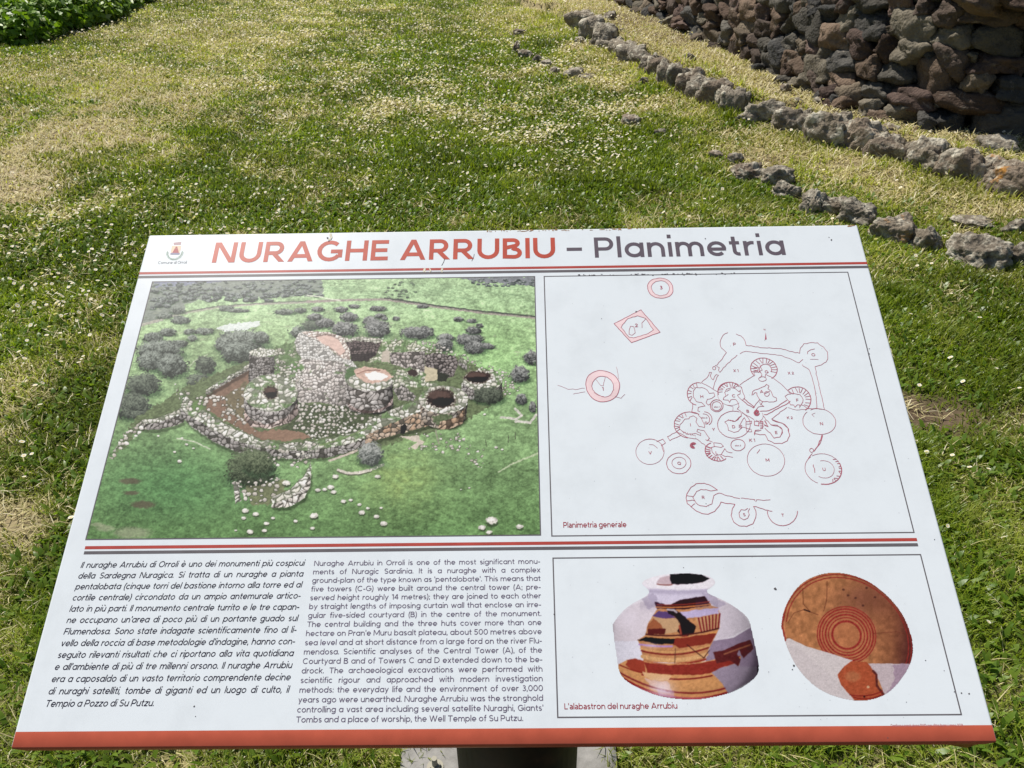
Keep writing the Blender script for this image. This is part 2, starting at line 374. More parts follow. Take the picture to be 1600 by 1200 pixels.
def stone_material(name, lichen=0.5, pale=(0.36, 0.34, 0.30), grain_scale=14.0):
    """volcanic basalt: tinted per stone, mottled, pitted, with crusts of pale lichen"""
    m = material(name, rough=0.92, spec=0.2)
    a = N(m, 'ShaderNodeAttribute', attribute_name='tint'); t = N(m, 'ShaderNodeTexCoord')
    n1 = N(m, 'ShaderNodeTexNoise', Scale=grain_scale, Detail=8.0, Roughness=0.7); L(m, t.outputs['Object'], n1.inputs['Vector'])
    r1 = ramp(m, [(0.25, (0.62, 0.60, 0.58)), (0.55, (1, 1, 1)), (0.8, (1.3, 1.27, 1.2))]); L(m, n1.outputs['Fac'], r1.inputs[0])
    mul = N(m, 'ShaderNodeMix', data_type='RGBA', blend_type='MULTIPLY'); mul.inputs[0].default_value = 1
    L(m, a.outputs['Color'], mul.inputs[6]); L(m, r1.outputs[0], mul.inputs[7])
    n2 = N(m, 'ShaderNodeTexNoise', Scale=grain_scale * 0.55, Detail=7.0, Roughness=0.75, Distortion=0.6); L(m, t.outputs['Object'], n2.inputs['Vector'])
    r2 = ramp(m, [(0.62 - 0.24 * lichen, (0, 0, 0)), (0.72 - 0.2 * lichen, (1, 1, 1))]); L(m, n2.outputs['Fac'], r2.inputs[0])
    fac = N(m, 'ShaderNodeMath', operation='MULTIPLY'); L(m, r2.outputs[0], fac.inputs[0]); fac.inputs[1].default_value = min(0.85, 0.3 + lichen)
    lich = N(m, 'ShaderNodeMix', data_type='RGBA'); L(m, fac.outputs[0], lich.inputs[0]); L(m, mul.outputs[2], lich.inputs[6]); lich.inputs[7].default_value = (*pale, 1)
    L(m, lich.outputs[2], bsdf(m).inputs['Base Color'])
    v = N(m, 'ShaderNodeTexVoronoi', Scale=grain_scale * 4.5); L(m, t.outputs['Object'], v.inputs['Vector'])
    n3 = N(m, 'ShaderNodeTexNoise', Scale=grain_scale * 3, Detail=6.0, Roughness=0.7); L(m, t.outputs['Object'], n3.inputs['Vector'])
    ad = N(m, 'ShaderNodeMath', operation='MULTIPLY_ADD'); L(m, v.outputs['Distance'], ad.inputs[0]); ad.inputs[1].default_value = 0.5; L(m, n3.outputs['Fac'], ad.inputs[2])
    bp = N(m, 'ShaderNodeBump', Strength=0.9, Distance=0.016); L(m, ad.outputs[0], bp.inputs['Height']); L(m, bp.outputs['Normal'], bsdf(m).inputs['Normal'])
    return m
kerb_mat = stone_material('lichened_basalt', 0.66, (0.55, 0.51, 0.41), 12.0)
wall_mat = stone_material('wall_basalt', 0.18, (0.34, 0.30, 0.25), 11.0)
lich_mat = stone_material('orange_lichened_basalt', 0.62, (0.55, 0.51, 0.41), 12.0)
_t = [n for n in lich_mat.node_tree.nodes if n.type == 'TEX_COORD'][0]
_n = N(lich_mat, 'ShaderNodeTexNoise', Scale=9.0, Detail=5.0, Roughness=0.65); L(lich_mat, _t.outputs['Object'], _n.inputs['Vector'])
_r = ramp(lich_mat, [(0.545, (0, 0, 0)), (0.63, (0.85, 0.85, 0.85))]); L(lich_mat, _n.outputs['Fac'], _r.inputs[0])
_x = N(lich_mat, 'ShaderNodeMix', data_type='RGBA'); _x.inputs[7].default_value = (0.46, 0.21, 0.035, 1)
_from = bsdf(lich_mat).inputs['Base Color'].links[0].from_socket
L(lich_mat, _r.outputs[0], _x.inputs[0]); L(lich_mat, _from, _x.inputs[6]); L(lich_mat, _x.outputs[2], bsdf(lich_mat).inputs['Base Color'])
GREY = [(0.19, 0.158, 0.118), (0.22, 0.19, 0.148), (0.155, 0.13, 0.10), (0.19, 0.15, 0.112)]
def rock(name, seed, px0, px1, py0, py1, label, cat='rock', group=None, m=None, level=None, turn=None, deep=0.75, sub=4, rough=0.13, col=None, flat=1.0, fat=0.52, boxy=0.3):
    """a boulder whose outline measured in the photograph is px0..px1, py0 (top)..py1 (foot)"""
    r = np.random.default_rng(seed * 7 + 1)
    xc = (px0 + px1) / 2
    z0 = 0.0 if level is None else level
    b = G(xc, py1, z0)
    dz = (b - EYE) @ VM[:, 2]; s = dz / F
    w = (px1 - px0) * s; vis = (py1 - py0) * s
    view = b - EYE; dist = np.hypot(view[0], view[1]); dl = math.atan2(EYE[2] - z0, dist)
    dep = deep * w
    h = max((vis - 0.55 * dep * math.sin(dl)) / math.cos(dl), 0.3 * vis, 0.02)
    hv = view[:2] / dist
    c = b[:2] + hv * dep * 0.45
    D, Fc = rock_shape(seed, sub, rough=rough, boxy=boxy, cuts=8)
    D = fit_unit(D)
    V = D * np.array([w * fat, dep * 0.55, h * 0.80 * flat]) + np.array([0, 0, h * 0.22])
    a = math.atan2(hv[1], hv[0]) - math.pi / 2 + (r.uniform(-0.25, 0.25) if turn is None else turn)
    ca, sa = math.cos(a), math.sin(a)
    V = np.stack([V[:, 0] * ca - V[:, 1] * sa, V[:, 0] * sa + V[:, 1] * ca, V[:, 2]], -1)
    g = float(ground_z(c[0], c[1])[0]) if level is None else z0
    base = np.array(col if col is not None else GREY[r.integers(len(GREY))]) * r.uniform(0.85, 1.2)
    me = mesh_np(name, V, Fc, np.full(len(Fc), 3), np.tile(base, (len(V), 1)), True)
    o = link(name, me, m or kerb_mat); o.location = (c[0], c[1], g)
    return tag(o, label, cat, group)
# kerb row, from the far end towards the right edge of the photograph: x left, x right, top, foot
KERB_STONES = [(893, 923, 30, 51), (913, 938, 38, 70), (930, 953, 48, 78), (942, 968, 55, 82), (960, 985, 62, 92), (973, 1000, 68, 102), (990, 1014, 76, 108), (1004, 1026, 82, 118), (1016, 1042, 87, 126),
               (1032, 1058, 92, 138), (1046, 1075, 100, 146), (1064, 1090, 106, 154), (1082, 1112, 118, 162), (1098, 1130, 122, 172), (1116, 1150, 134, 180), (1130, 1164, 142, 184), (1154, 1212, 156, 200), (1206, 1266, 172, 214),
               (1258, 1312, 180, 236), (1300, 1360, 190, 246), (1354, 1412, 213, 260), (1402, 1470, 222, 278), (1462, 1534, 234, 296), (1524, 1612, 248, 318), (1600, 1690, 262, 345)]
WORDS = ['first', 'second', 'third', 'fourth', 'fifth', 'sixth', 'seventh', 'eighth', 'ninth', 'tenth', 'eleventh', 'twelfth']
for i, (a, b, t, f) in enumerate(KERB_STONES):
    near_i = 23 - i
    if i == 24: lab = 'basalt kerb stone cut off by the right edge, beyond the orange lichened one'
    elif i == 23: lab = 'kerb stone with a bright orange lichen patch near the right edge'
    elif i == 18: lab = 'pale angular kerb stone leaning over a dark gap, middle of the near half'
    elif i == 15: lab = 'round pale kerb stone shaped like a loaf, set before a long low one'
    elif i == 0: lab = 'low flat slab starting the kerb row at its far end'
    elif i <= 11: lab = 'grey kerb stone, %s from the far end of the kerb row' % WORDS[i]
    else: lab = 'lichen crusted kerb stone, %s before the orange lichened one along the kerb row' % WORDS[near_i - 1]
    gro = 6 if i < 15 else 2
    rock('kerb_stone', 100 + i, a - gro, b + gro, t + (5 if 2 < i < 15 else 0), f + 4, lab, 'kerb stone', 'basalt stones of the kerb row', m=lich_mat if i == 23 else kerb_mat, level=0.0 if i > 2 else None,
         deep=1.0 if b - a < 40 else 0.72, turn=-0.35 + 0.1 * (i % 3), sub=5 if i > 13 else 4, rough=0.19, fat=0.66, boxy=0.7, flat=1.12)
# second, lower row of half buried rocks beside the board
ROWS = [(1142, 1194, 255, 283, 'dark edged flat rock in dry grass, upper end of the lower row'), (1190, 1236, 263, 292, 'rough grey rock beside the smooth rounded one in the lower row'),
        (1207, 1246, 285, 311, 'smooth pale rounded rock half sunk in the lawn edge'), (1250, 1284, 299, 335, 'upright grey rock, first of three touching above the board corner'),
        (1278, 1322, 310, 336, 'low grey rock, middle of three touching above the board corner'), (1312, 1361, 313, 352, 'grey rock with black shadowed end, just above the board corner'),
        (1358, 1420, 338, 382, 'brown grey rock with small orange lichen spots right of the board corner'), (1410, 1468, 352, 392, 'dark cracked rock right of the orange spotted one'),
        (1485, 1546, 346, 364, 'flat pale rock sunk in grass above the large low boulder'), (1479, 1564, 368, 420, 'large low grey boulder at the right end of the lower row'),
        (1560, 1604, 352, 376, 'pale flat rock at the right edge above the boulder'), (1580, 1640, 382, 424, 'dark rock cut by the right edge beside the boulder')]
for i, (a, b, t, f, lab) in enumerate(ROWS):
    rock('rock', 200 + i, a, b, t, f, lab, 'rock', 'half buried rocks of the lower row', m=lich_mat if i in (6,) else kerb_mat, sub=5, deep=0.8, rough=0.19, flat=1.15, fat=0.60, boxy=0.55)
SMALL = [(1104, 1130, 235, 249, 'pale flat stone showing through the turf left of the lower row'), (1135, 1161, 240, 257, 'pale pitted stone just above the dark edged flat rock'),
         (970, 1001, 180, 198, 'flat grey stone in the daisy lawn below the kerb'), (1020, 1040, 202, 212, 'tiny pale stone in the lawn below the kerb'),
         (802, 822, 47, 58, 'dark grey stone at the far tip of the small stone line'), (800, 815, 66, 84, 'upright stone at the bend of the small stone line'),
         (809, 833, 78, 92, 'pale stone after the bend of the small stone line'), (831, 846, 86, 99, 'brown stone in the middle of the small stone line'),
         (842, 863, 94, 107, 'flat stone past the middle of the small stone line'), (856, 876, 104, 116, 'last joined stone of the small stone line'),
         (879, 912, 107, 122, 'dark split rock beyond the end of the small stone line'), (904, 936, 119, 126, 'flush grey stone next to the dark split rock'),
         (996, 1012, 128, 139, 'small grey stone right under the kerb in dry grass'), (943, 964, 18, 31, 'dark stone near the foot of the wall beyond the kerb start'),
         (972, 986, 50, 58, 'dark stone between the far kerb and the wall, right of another'), (964, 977, 44, 52, 'small dark stone behind the third kerb stone'),
         (1067, 1088, 83, 98, 'brown stone lying in straw between kerb and wall'), (1218, 1237, 130, 143, 'dark stone in straw close to the wall foot'),
         (1230, 1254, 152, 168, 'brown grey stone in the grass tuft behind the kerb'), (1272, 1312, 151, 163, 'flat grey stone close to the wall foot'),
         (1368, 1407, 192, 215, 'broad flat stone between the kerb and the wall'), (1520, 1582, 212, 242, 'broad flush slab of rock near the right edge behind the kerb'),
         (898, 914, 66, 76, 'loose stone at the foot of the far kerb'), (964, 976, 92, 101, 'small dark stone lying against the kerb foot')]
for i, (a, b, t, f, lab) in enumerate(SMALL):
    lev = TERRACE if 13 <= i <= 21 else None
    rock('stone', 300 + i, a, b, t, f, lab, 'stone', 'small stones in the lawn', level=lev, deep=0.8, rough=0.14)

# dry stone wall of the tower: one thing, its stones laid in rough courses on a leaning curved face
def curve_at(P, s):
    seg = np.hypot(*(P[1:] - P[:-1]).T); cum = np.concatenate([[0], np.cumsum(seg)])
    s = np.clip(s, 0, cum[-1] - 1e-6); k = np.clip(np.searchsorted(cum, s, 'right') - 1, 0, len(seg) - 1)
    t = (s - cum[k]) / seg[k]; return P[k] + (P[k + 1] - P[k]) * t, cum
def smooth_line(P, n=3):
    for _ in range(n):
        Q = [P[0]]
        for a, b in zip(P[:-1], P[1:]): Q += [a * .75 + b * .25, a * .25 + b * .75]
        Q.append(P[-1]); P = np.array(Q)
    return P
WLINE = smooth_line(WALL_X); _, WCUM = curve_at(WLINE, 0.0); WLEN = WCUM[-1]
def wall_frame(s):
    p, _ = curve_at(WLINE, s); q, _ = curve_at(WLINE, s + 0.15); p0, _ = curve_at(WLINE, s - 0.15)
    t = q - p0; t = t / np.hypot(*t); return p, t, np.array([t[1], -t[0]]) * 1.0     # outward = lawn side
BATTER = 0.13
WALL_H = 2.3
wr = np.random.default_rng(21)
WV, WF, WC = [], [], []; off = 0
PAL = [(0.125, 0.085, 0.068), (0.10, 0.075, 0.065), (0.155, 0.110, 0.085), (0.085, 0.080, 0.078), (0.115, 0.105, 0.095), (0.17, 0.135, 0.105), (0.07, 0.068, 0.070), (0.13, 0.09, 0.08), (0.19, 0.165, 0.135)]
def add_stone(s, h, w, ht, dep, seed, out=0.0):
    global off
    p, t, o = wall_frame(s)
    sub = 4 if (p[1] < 9.6 and h < 1.5) else 3
    D, Fc = rock_shape(seed, sub, cuts=9, rough=0.15, dlo=0.50, boxy=0.6)
    D = fit_unit(D)
    ra = wr.normal(0, 0.18); ca, sa = math.cos(ra), math.sin(ra)
    X = D[:, 0] * w * 0.53; Z = D[:, 2] * ht * 0.55; Y = D[:, 1] * dep
    X, Z = X * ca - Z * sa, X * sa + Z * ca
    back = BATTER * h - 0.03 - out + wr.uniform(-0.016, 0.016)
    c = np.array([p[0] - o[0] * back, p[1] - o[1] * back, TERRACE + h])
    V = np.stack([c[0] + X * t[0] + Y * o[0], c[1] + X * t[1] + Y * o[1], c[2] + Z - 0 * Y], -1)
    col = np.array(PAL[wr.integers(len(PAL))]) * np.array([.98, .98, .90]) * wr.uniform(0.55, 1.2)
    WV.append(V); WF.append(Fc + off); WC.append(np.tile(col, (len(V), 1))); off += len(V)
h = -0.04; row = 0; sd = 1000
while h < WALL_H:
    rh = wr.uniform(0.095, 0.15) if h < 1.4 else wr.uniform(0.24, 0.34)
    s = wr.uniform(0, 0.2)
    while s < WLEN:
        big = wr.random() < 0.22
        w = wr.uniform(0.15, 0.30) * (1.3 if big else 1.0)
        w *= 1.0 if h < 1.4 else 1.7
        hh = rh * wr.uniform(0.75, 1.2) * (1.35 if big else 1.0)
        add_stone(s + w / 2, h + rh / 2 + wr.uniform(-0.02, 0.02), w * 1.15, hh * 1.24, wr.uniform(0.11, 0.14), sd); sd += 1
        if wr.random() < 0.35: add_stone(s + w, h + rh * wr.uniform(0.1, 0.9), wr.uniform(0.07, 0.12), wr.uniform(0.06, 0.1), 0.09, sd, -0.015); sd += 1
        s += w
    h += rh * 0.93; row += 1
def s_at(px):                                                      # wall arc length whose foot stands at this column of the photograph
    ss_ = np.linspace(0, WLEN, 400); pp = np.array([curve_at(WLINE, q)[0] for q in ss_]); x_, _, _ = project(np.column_stack([pp, np.full(len(pp), TERRACE)])); return ss_[np.argmin(np.abs(x_ - px) + (pp[:, 1] < 2) * 1e4)]
for px_, w_ in ((1475, .36), (1545, .42), (1625, .5)): add_stone(s_at(px_), 0.75, w_, 0.15, 0.32, sd, 0.09); sd += 1  # projecting slabs added to cast shade on the right end of the wall
for k in range(26):                                               # loose footing stones along the base
    s = wr.uniform(2.5, WLEN - 1.5); add_stone(s, wr.uniform(-0.02, 0.05), wr.uniform(0.12, 0.24), wr.uniform(0.08, 0.16), 0.10, sd, 0.10); sd += 1
wme = mesh_np('stonework', np.vstack(WV), np.vstack(WF), np.full(sum(len(f) for f in WF), 3), np.vstack(WC), True)
WROOT = empty('dry_stone_wall', (WALL[3][0], WALL[3][1], TERRACE))
tag(WROOT, 'curved dry stone wall of dark brown basalt boulders, top right', 'wall')
def to_root(me, root): me.transform(Matrix.Translation(-Vector(root.location)))
to_root(wme, WROOT); link('stonework', wme, wall_mat, WROOT)
# earth packed core behind the boulders
ss = np.linspace(0, WLEN - 0.01, 90); CV = []; CF = []
for k, s in enumerate(ss):
    p, t, o = wall_frame(s)
    for hh in (-0.3, WALL_H + 0.02):
        b = 0.09 + BATTER * max(hh, 0); CV.append((p[0] - o[0] * b, p[1] - o[1] * b, TERRACE + hh))
    for hh in (WALL_H + 0.02, -0.3):
        b = 1.3; CV.append((p[0] - o[0] * b, p[1] - o[1] * b, TERRACE + hh))
    if k:
        a = (k - 1) * 4; b_ = k * 4
        for q in range(4): CF.append((a + q, a + (q + 1) % 4, b_ + (q + 1) % 4, b_ + q))
cme = mesh_py('core', CV, CF); to_root(cme, WROOT)
link('core', cme, material('packed_earth', (0.045, 0.035, 0.028), 0.95, 0.1), WROOT)

# ---------------------------------------------------------------- leafy bank, top left
lr = np.random.default_rng(8)
def bush(name, centres, n, label, leaf=(0.05, 0.11), cols=((0.08, 0.17, 0.010), (0.22, 0.36, 0.025))):
    V, T, Cc, n0 = [], [], [], 0
    cen = np.array(centres, float)
    pick = lr.choice(len(cen), n, p=cen[:, 3] ** 2 / (cen[:, 3] ** 2).sum())
    c = cen[pick]
    d = lr.normal(size=(n, 3)); d /= np.linalg.norm(d, axis=1)[:, None]; d[:, 2] = np.abs(d[:, 2]) * 1.0 - 0.25
    rad = c[:, 3] * lr.uniform(0.55, 1.0, n) ** 0.5 * (0.75 + 0.5 * vnoise3(d * 2.6 + c[:, :3], 3))
    p = c[:, :3] + d * rad[:, None]
    p[:, 2] = np.maximum(p[:, 2], ground_z(p[:, 0], p[:, 1]) + 0.02)
    size = lr.uniform(*leaf, n)
    nr = d + lr.normal(0, 0.75, (n, 3)); nr[:, 2] += 0.9; nr /= np.linalg.norm(nr, axis=1)[:, None]
    a = np.cross(nr, lr.normal(size=(n, 3))); a /= np.linalg.norm(a, axis=1)[:, None]; b = np.cross(nr, a)
    W = np.zeros((n, 5, 3)); s = size[:, None]
    W[:, 0] = p - a * s * .5; W[:, 1] = p + b * s * .32 - nr * s * .05; W[:, 2] = p + a * s * .6 - nr * s * .12; W[:, 3] = p - b * s * .32 - nr * s * .05; W[:, 4] = p
    bb = (np.arange(n) * 5)[:, None]
    loops = np.concatenate([bb + [0, 4, 1], bb + [1, 4, 2], bb + [2, 4, 3], bb + [3, 4, 0]], 1)
    u = lr.random(n)[:, None]; col = np.array(cols[0]) * (1 - u) + np.array(cols[1]) * u
    col = np.where(lr.random((n, 1)) > 0.94, np.array([0.30, 0.36, 0.12]), col)
    root = empty(name, (cen[0, 0], cen[0, 1], float(ground_z(cen[0, 0], cen[0, 1])[0])))
    tag(root, label, 'bush')
    me = mesh_np('foliage', W.reshape(-1, 3), loops, np.full(n * 4, 3), np.repeat(col, 5, 0)); to_root(me, root); link('foliage', me, leaf_mat, root)
    SV, SF = [], []
    for k in range(0, min(n, 900), 3):                                # thin stems up to the outer leaves
        q = p[k]; g0 = np.array([c[k][0] + lr.normal(0, .12), c[k][1] + lr.normal(0, .12), float(ground_z(c[k][0], c[k][1])[0]) - 0.03])
        w = 0.006; i = len(SV)
        SV += [(g0[0] - w, g0[1], g0[2]), (g0[0] + w, g0[1], g0[2]), (g0[0], g0[1] + w, g0[2]), tuple(q)]
        SF += [(i, i + 1, i + 3), (i + 1, i + 2, i + 3), (i + 2, i, i + 3)]
    sm = mesh_py('stem', SV, SF); to_root(sm, root); link('stem', sm, material('green_stem', (0.06, 0.085, 0.025), 0.8), root)
    return root
leaf_mat = leaf_material('broad_leaf', 0.35, 0.45)
def lump(px, py, r, dz=0.1):
    g = G(px, py, 0.05); return (g[0], g[1], float(ground_z(g[0], g[1])[0]) + dz, r)
bush('leafy_bush', [lump(-30, 60, .55), lump(30, 62, .42), lump(60, 50, .45), lump(95, 46, .4), lump(20, 40, .6, .2), lump(75, 36, .5, .2), lump(-80, 50, .7, .2), lump(-20, 20, .7, .3), lump(50, 18, .6, .3), lump(110, 30, .45, .15), lump(-120, 30, .8, .3)],
     30000, 'dense dark green leafy bank of weeds at the left edge')
bush('leafy_bush', [lump(140, 38, .34), lump(165, 32, .3), lump(120, 22, .45, .2), lump(160, 16, .4, .2), lump(190, 20, .28), lump(205, 10, .3), lump(110, 4, .6, .3), lump(170, -2, .5, .3), lump(225, 0, .3), lump(250, -8, .25)],
     18000, 'lower leafy clump running out to the right of the dark bank', cols=((0.09, 0.18, 0.012), (0.24, 0.36, 0.025)))
# ---------------------------------------------------------------- lettering drawn with strokes (a round geometric sans)
def arc(cx, cy, rx, ry, a0, a1, n=None):
    n = n or max(4, int(abs(a1 - a0) / 18)); 
    return [(cx + rx * math.cos(math.radians(a0 + (a1 - a0) * k / n)), cy + ry * math.sin(math.radians(a0 + (a1 - a0) * k / n))) for k in range(n + 1)]
def ring(cx, cy, rx, ry): return arc(cx, cy, rx, ry, 0, 360, 24)
def glyph(ch, w, gill=False):
    """advance and strokes of a letter; cap height .7, x height .5; 'P' a round line, 'D' a diagonal with level ends"""
    h = w / 2; R = 0.275 - h; ry = 0.258 - h; X = 0.5; A = 0.73; W = 0.55
    S = []
    P = lambda *pts: S.append(('P', list(pts))); PL = lambda pts: S.append(('P', pts)); Dg = lambda *p: S.append(('D', p))
    O = lambda: PL(ring(.275, .25, R, ry))
    st = W - h
    if ch == 'a':
        if gill:
            W = .44; st = W - h; PL(arc(.2, .36, .2 - h + .02, .15 - h, 140, 0) + [(st, .3), (st, 0)]); PL([(st, .29), (.25, .27)] + arc(.2, .14, .2 - h, .13 - h * .6, 90, 340)); 
        else: O(); P((st, X), (st, 0))
    elif ch == 'b': O(); P((h, A), (h, 0))
    elif ch == 'c': PL(arc(.275, .25, R, ry, 48, 312)); W = .48
    elif ch == 'd': O(); P((st, A), (st, 0))
    elif ch in 'eè':
        P((h, .235), (W - h * .2, .235)); PL(arc(.275, .25, R, ry, -3, 315))
        if ch == 'è': Dg(.17, .76, .29, .62)
    elif ch == 'f': W = .30; PL([(.13, 0), (.13, .56)] + arc(.13 + .13, .57, .13, .155 - h * .6, 180, 80)); P((.0, X - h), (.29, X - h))
    elif ch == 'g': O(); PL([(st, X), (st, .02)] + arc(W / 2, .0, R, .21 - h, 0, -148))
    elif ch in 'hn':
        W = .50; st = W - h; P((h, A if ch == 'h' else X), (h, 0)); PL([(st, 0), (st, .26)] + arc((h + st) / 2, .26, (st - h) / 2, .248 - h, 0, 180))
    elif ch in 'ij':
        W = w; P((h, X), (h, 0)) if ch == 'i' else PL([(h, X), (h, -.1)] + arc(h - .09, -.1, .09, .09, 0, -90)); P((h, .635), (h, .635 + w * 1.15))
    elif ch == 'k': W = .46; P((h, A), (h, 0)); Dg(.05, .17, W - h, X); Dg(.19, .3, W - h * .8, 0)
    elif ch == 'l': W = w; P((h, A), (h, 0))
    elif ch == 'm':
        W = .80; m = W / 2; st = W - h; P((h, X), (h, 0))
        PL([(m, 0), (m, .28)] + arc((h + m) / 2, .28, (m - h) / 2, .228 - h, 0, 180)); PL([(st, 0), (st, .28)] + arc((m + st) / 2, .28, (st - m) / 2, .228 - h, 0, 180))
    elif ch == 'o': O()
    elif ch == 'p': O(); P((h, X), (h, -.2))
    elif ch == 'q': O(); P((st, X), (st, -.2))
    elif ch == 'r': W = .30; P((h, X), (h, 0)); PL(arc(h + .2, .25, .2, .25 - h, 180, 75))
    elif ch == 's': W = .40; q = (.516 - w) / 4; PL(arc(.2, .25 + q, .19 - h, q, 38, 270) + arc(.2, .25 - q, .2 - h, q, 90, -145)[1:])
    elif ch == 't': W = .30; PL([(.13, .66), (.13, .16)] + arc(.13 + .12, .15, .12, .15 - h, 180, 285)); P((0, X - h), (.29, X - h))
    elif ch in 'uù':
        W = .50; st = W - h; P((st, X), (st, 0)); PL([(h, X), (h, .24)] + arc((h + st) / 2, .24, (st - h) / 2, .248 - h, 180, 360))
        if ch == 'ù': Dg(.15, .76, .27, .62)
    elif ch == 'v': W = .48; Dg(h * .9, X, W / 2, 0); Dg(W - h * .9, X, W / 2, 0)
    elif ch == 'w': W = .74; Dg(h * .9, X, W * .28, 0); Dg(W * .5, X, W * .28, 0); Dg(W * .5, X, W * .72, 0); Dg(W - h * .9, X, W * .72, 0)
    elif ch == 'x': W = .46; Dg(h, X, W - h, 0); Dg(W - h, X, h, 0)
    elif ch == 'y': W = .48; Dg(h * .9, X, W / 2 - .0, .0); Dg(W - h * .9, X, W * .27, -.2)
    elif ch == 'z': W = .42; P((.02, X - h), (W, X - h)); P((0, h), (W, h)); Dg(W - h * 1.3, X - w, h * 1.3, w)
    elif ch == 'A': W = .74; Dg(h * 1.1, 0, W / 2, .7); Dg(W - h * 1.1, 0, W / 2, .7); P((.17, .19), (W - .17, .19))
    elif ch == 'B': W = .56; P((h, .7), (h, 0)); PL([(h, .7 - h), (.28, .7 - h)] + arc(.3, .53, .2 - h, .17 - h, 90, -90)[0:] + [(h, .36)]); PL([(.28, .36)] + arc(.33, .19, .23 - h, .19 - h + .01, 90, -90) + [(h, h)])
    elif ch in 'CG':
        W = .70 if ch == 'C' else .74; PL(arc(.37, .35, .37 - h, .36 - h, 46, 318 if ch == 'C' else 360 - 32))
        if ch == 'G': PL([(.40, .35 - h * .3), (.74 - h, .35 - h * .3), (.74 - h, .12)])
    elif ch == 'D': W = .66; P((h, .7), (h, 0)); PL([(h, .7 - h), (.3, .7 - h)] + arc(.3, .35, .36 - h, .35 - h, 90, -90) + [(h, h)])
    elif ch == 'E': W = .50; P((h, .7), (h, 0)); P((h, .7 - h), (W, .7 - h)); P((h, .35), (W - .03, .35)); P((h, h), (W, h))
    elif ch == 'F': W = .48; P((h, .7), (h, 0)); P((h, .7 - h), (W, .7 - h)); P((h, .33), (W - .04, .33))
    elif ch == 'H': W = .64; P((h, .7), (h, 0)); P((W - h, .7), (W - h, 0)); P((h, .35), (W - h, .35))
    elif ch == 'I': W = w; P((h, .7), (h, 0))
    elif ch == 'K': W = .60; P((h, .7), (h, 0)); Dg(.06, .24, W - h, .7); Dg(.22, .42, W - h * .8, 0)
    elif ch == 'L': W = .44; P((h, .7), (h, 0)); P((h, h), (W, h))
    elif ch == 'M': W = .80; P((h, .7), (h, 0)); P((W - h, .7), (W - h, 0)); Dg(h * 1.4, .7, W / 2, .12); Dg(W - h * 1.4, .7, W / 2, .12)
    elif ch == 'N': W = .66; P((h, .7), (h, 0)); P((W - h, .7), (W - h, 0)); Dg(h * 1.5, .7, W - h * 1.5, 0)
    elif ch in 'OQ':
        W = .76; PL(ring(.38, .35, .38 - h, .36 - h))
        if ch == 'Q': Dg(.48, .2, .66, -.03)
    elif ch in 'PR':
        W = .55 if ch == 'P' else .60; P((h, .7), (h, 0)); PL([(h, .7 - h), (.32, .7 - h)] + arc(.32, .47, .23 - h, .23 - h, 90, -90) + [(h, .24 + h)])
        if ch == 'R': Dg(.30, .26, W - h * 1.1, 0)
    elif ch == 'S': W = .54; q = (.716 - w) / 4; PL(arc(.27, .35 + q, .25 - h, q, 35, 270) + arc(.27, .35 - q, .27 - h, q, 90, -145)[1:])
    elif ch == 'T': W = .58; P((W / 2, .7), (W / 2, 0)); P((0, .7 - h), (W, .7 - h))
    elif ch == 'U': W = .64; PL([(h, .7), (h, .29)] + arc(W / 2, .29, W / 2 - h, .30 - h, 180, 360) + [(W - h, .7)])
    elif ch == 'V': W = .70; Dg(h * 1.1, .7, W / 2, 0); Dg(W - h * 1.1, .7, W / 2, 0)
    elif ch == 'W': W = 1.0; Dg(h * 1.1, .7, .28, 0); Dg(.5, .7, .28, 0); Dg(.5, .7, .72, 0); Dg(1 - h * 1.1, .7, .72, 0)
    elif ch == 'X': W = .62; Dg(h, .7, W - h, 0); Dg(W - h, .7, h, 0)
    elif ch == 'Y': W = .64; Dg(h, .7, W / 2, .3); Dg(W - h, .7, W / 2, .3); P((W / 2, .34), (W / 2, 0))
    elif ch == '0': W = .56; PL(ring(.28, .35, .28 - h, .36 - h))
    elif ch == '1': W = .26; P((.26 - h, .7), (.26 - h, 0)); P((0, .6), (.26 - h, .7 - h))
    elif ch == '2': W = .50; PL(arc(.24, .48, .23 - h, .22 - h, 170, -20) + [(h, h), (W, h)])
    elif ch == '3': W = .48; PL(arc(.23, .53, .2 - h, .17 - h, 150, -90) + arc(.23, .19, .24 - h, .19 - h + .01, 90, -150))
    elif ch == '4': W = .54; P((.40, .7), (.40, 0)); Dg(.36, .7, h, .16); P((.0, .16 + h), (W, .16 + h))
    elif ch == '5': W = .50; PL([(.44, .7 - h), (.1, .7 - h), (.08, .38)] + arc(.23, .22, .26 - h, .23 - h, 120, -150))
    elif ch == '8': W = .5; PL(ring(.25, .52, .2 - h, .18 - h)); PL(ring(.25, .19, .24 - h, .2 - h))
    elif ch == '.': W = w * 1.1; P((h, 0), (h, w * 1.2))
    elif ch == ',': W = w * 1.1; P((h * .6, -.09), (h * 1.2, w * 1.2))
    elif ch in ':;':
        W = w * 1.1; P((h, .34), (h, .34 + w * 1.2)); P((h, 0), (h, w * 1.2)) if ch == ':' else P((h * .6, -.09), (h * 1.2, w * 1.2))
    elif ch == "'": W = w; P((h, .5), (h, .72))
    elif ch == '(': W = .2; PL(arc(.34, .28, .28, .5, 118, 242))
    elif ch == ')': W = .2; PL(arc(-.14, .28, .28, .5, 62, -62))
    elif ch == '-': W = .28; P((.0, .25), (.28, .25))
    elif ch == '–': W = .44; P((.0, .30), (.44, .30))
    elif ch == ' ': W = .16
    return W, S
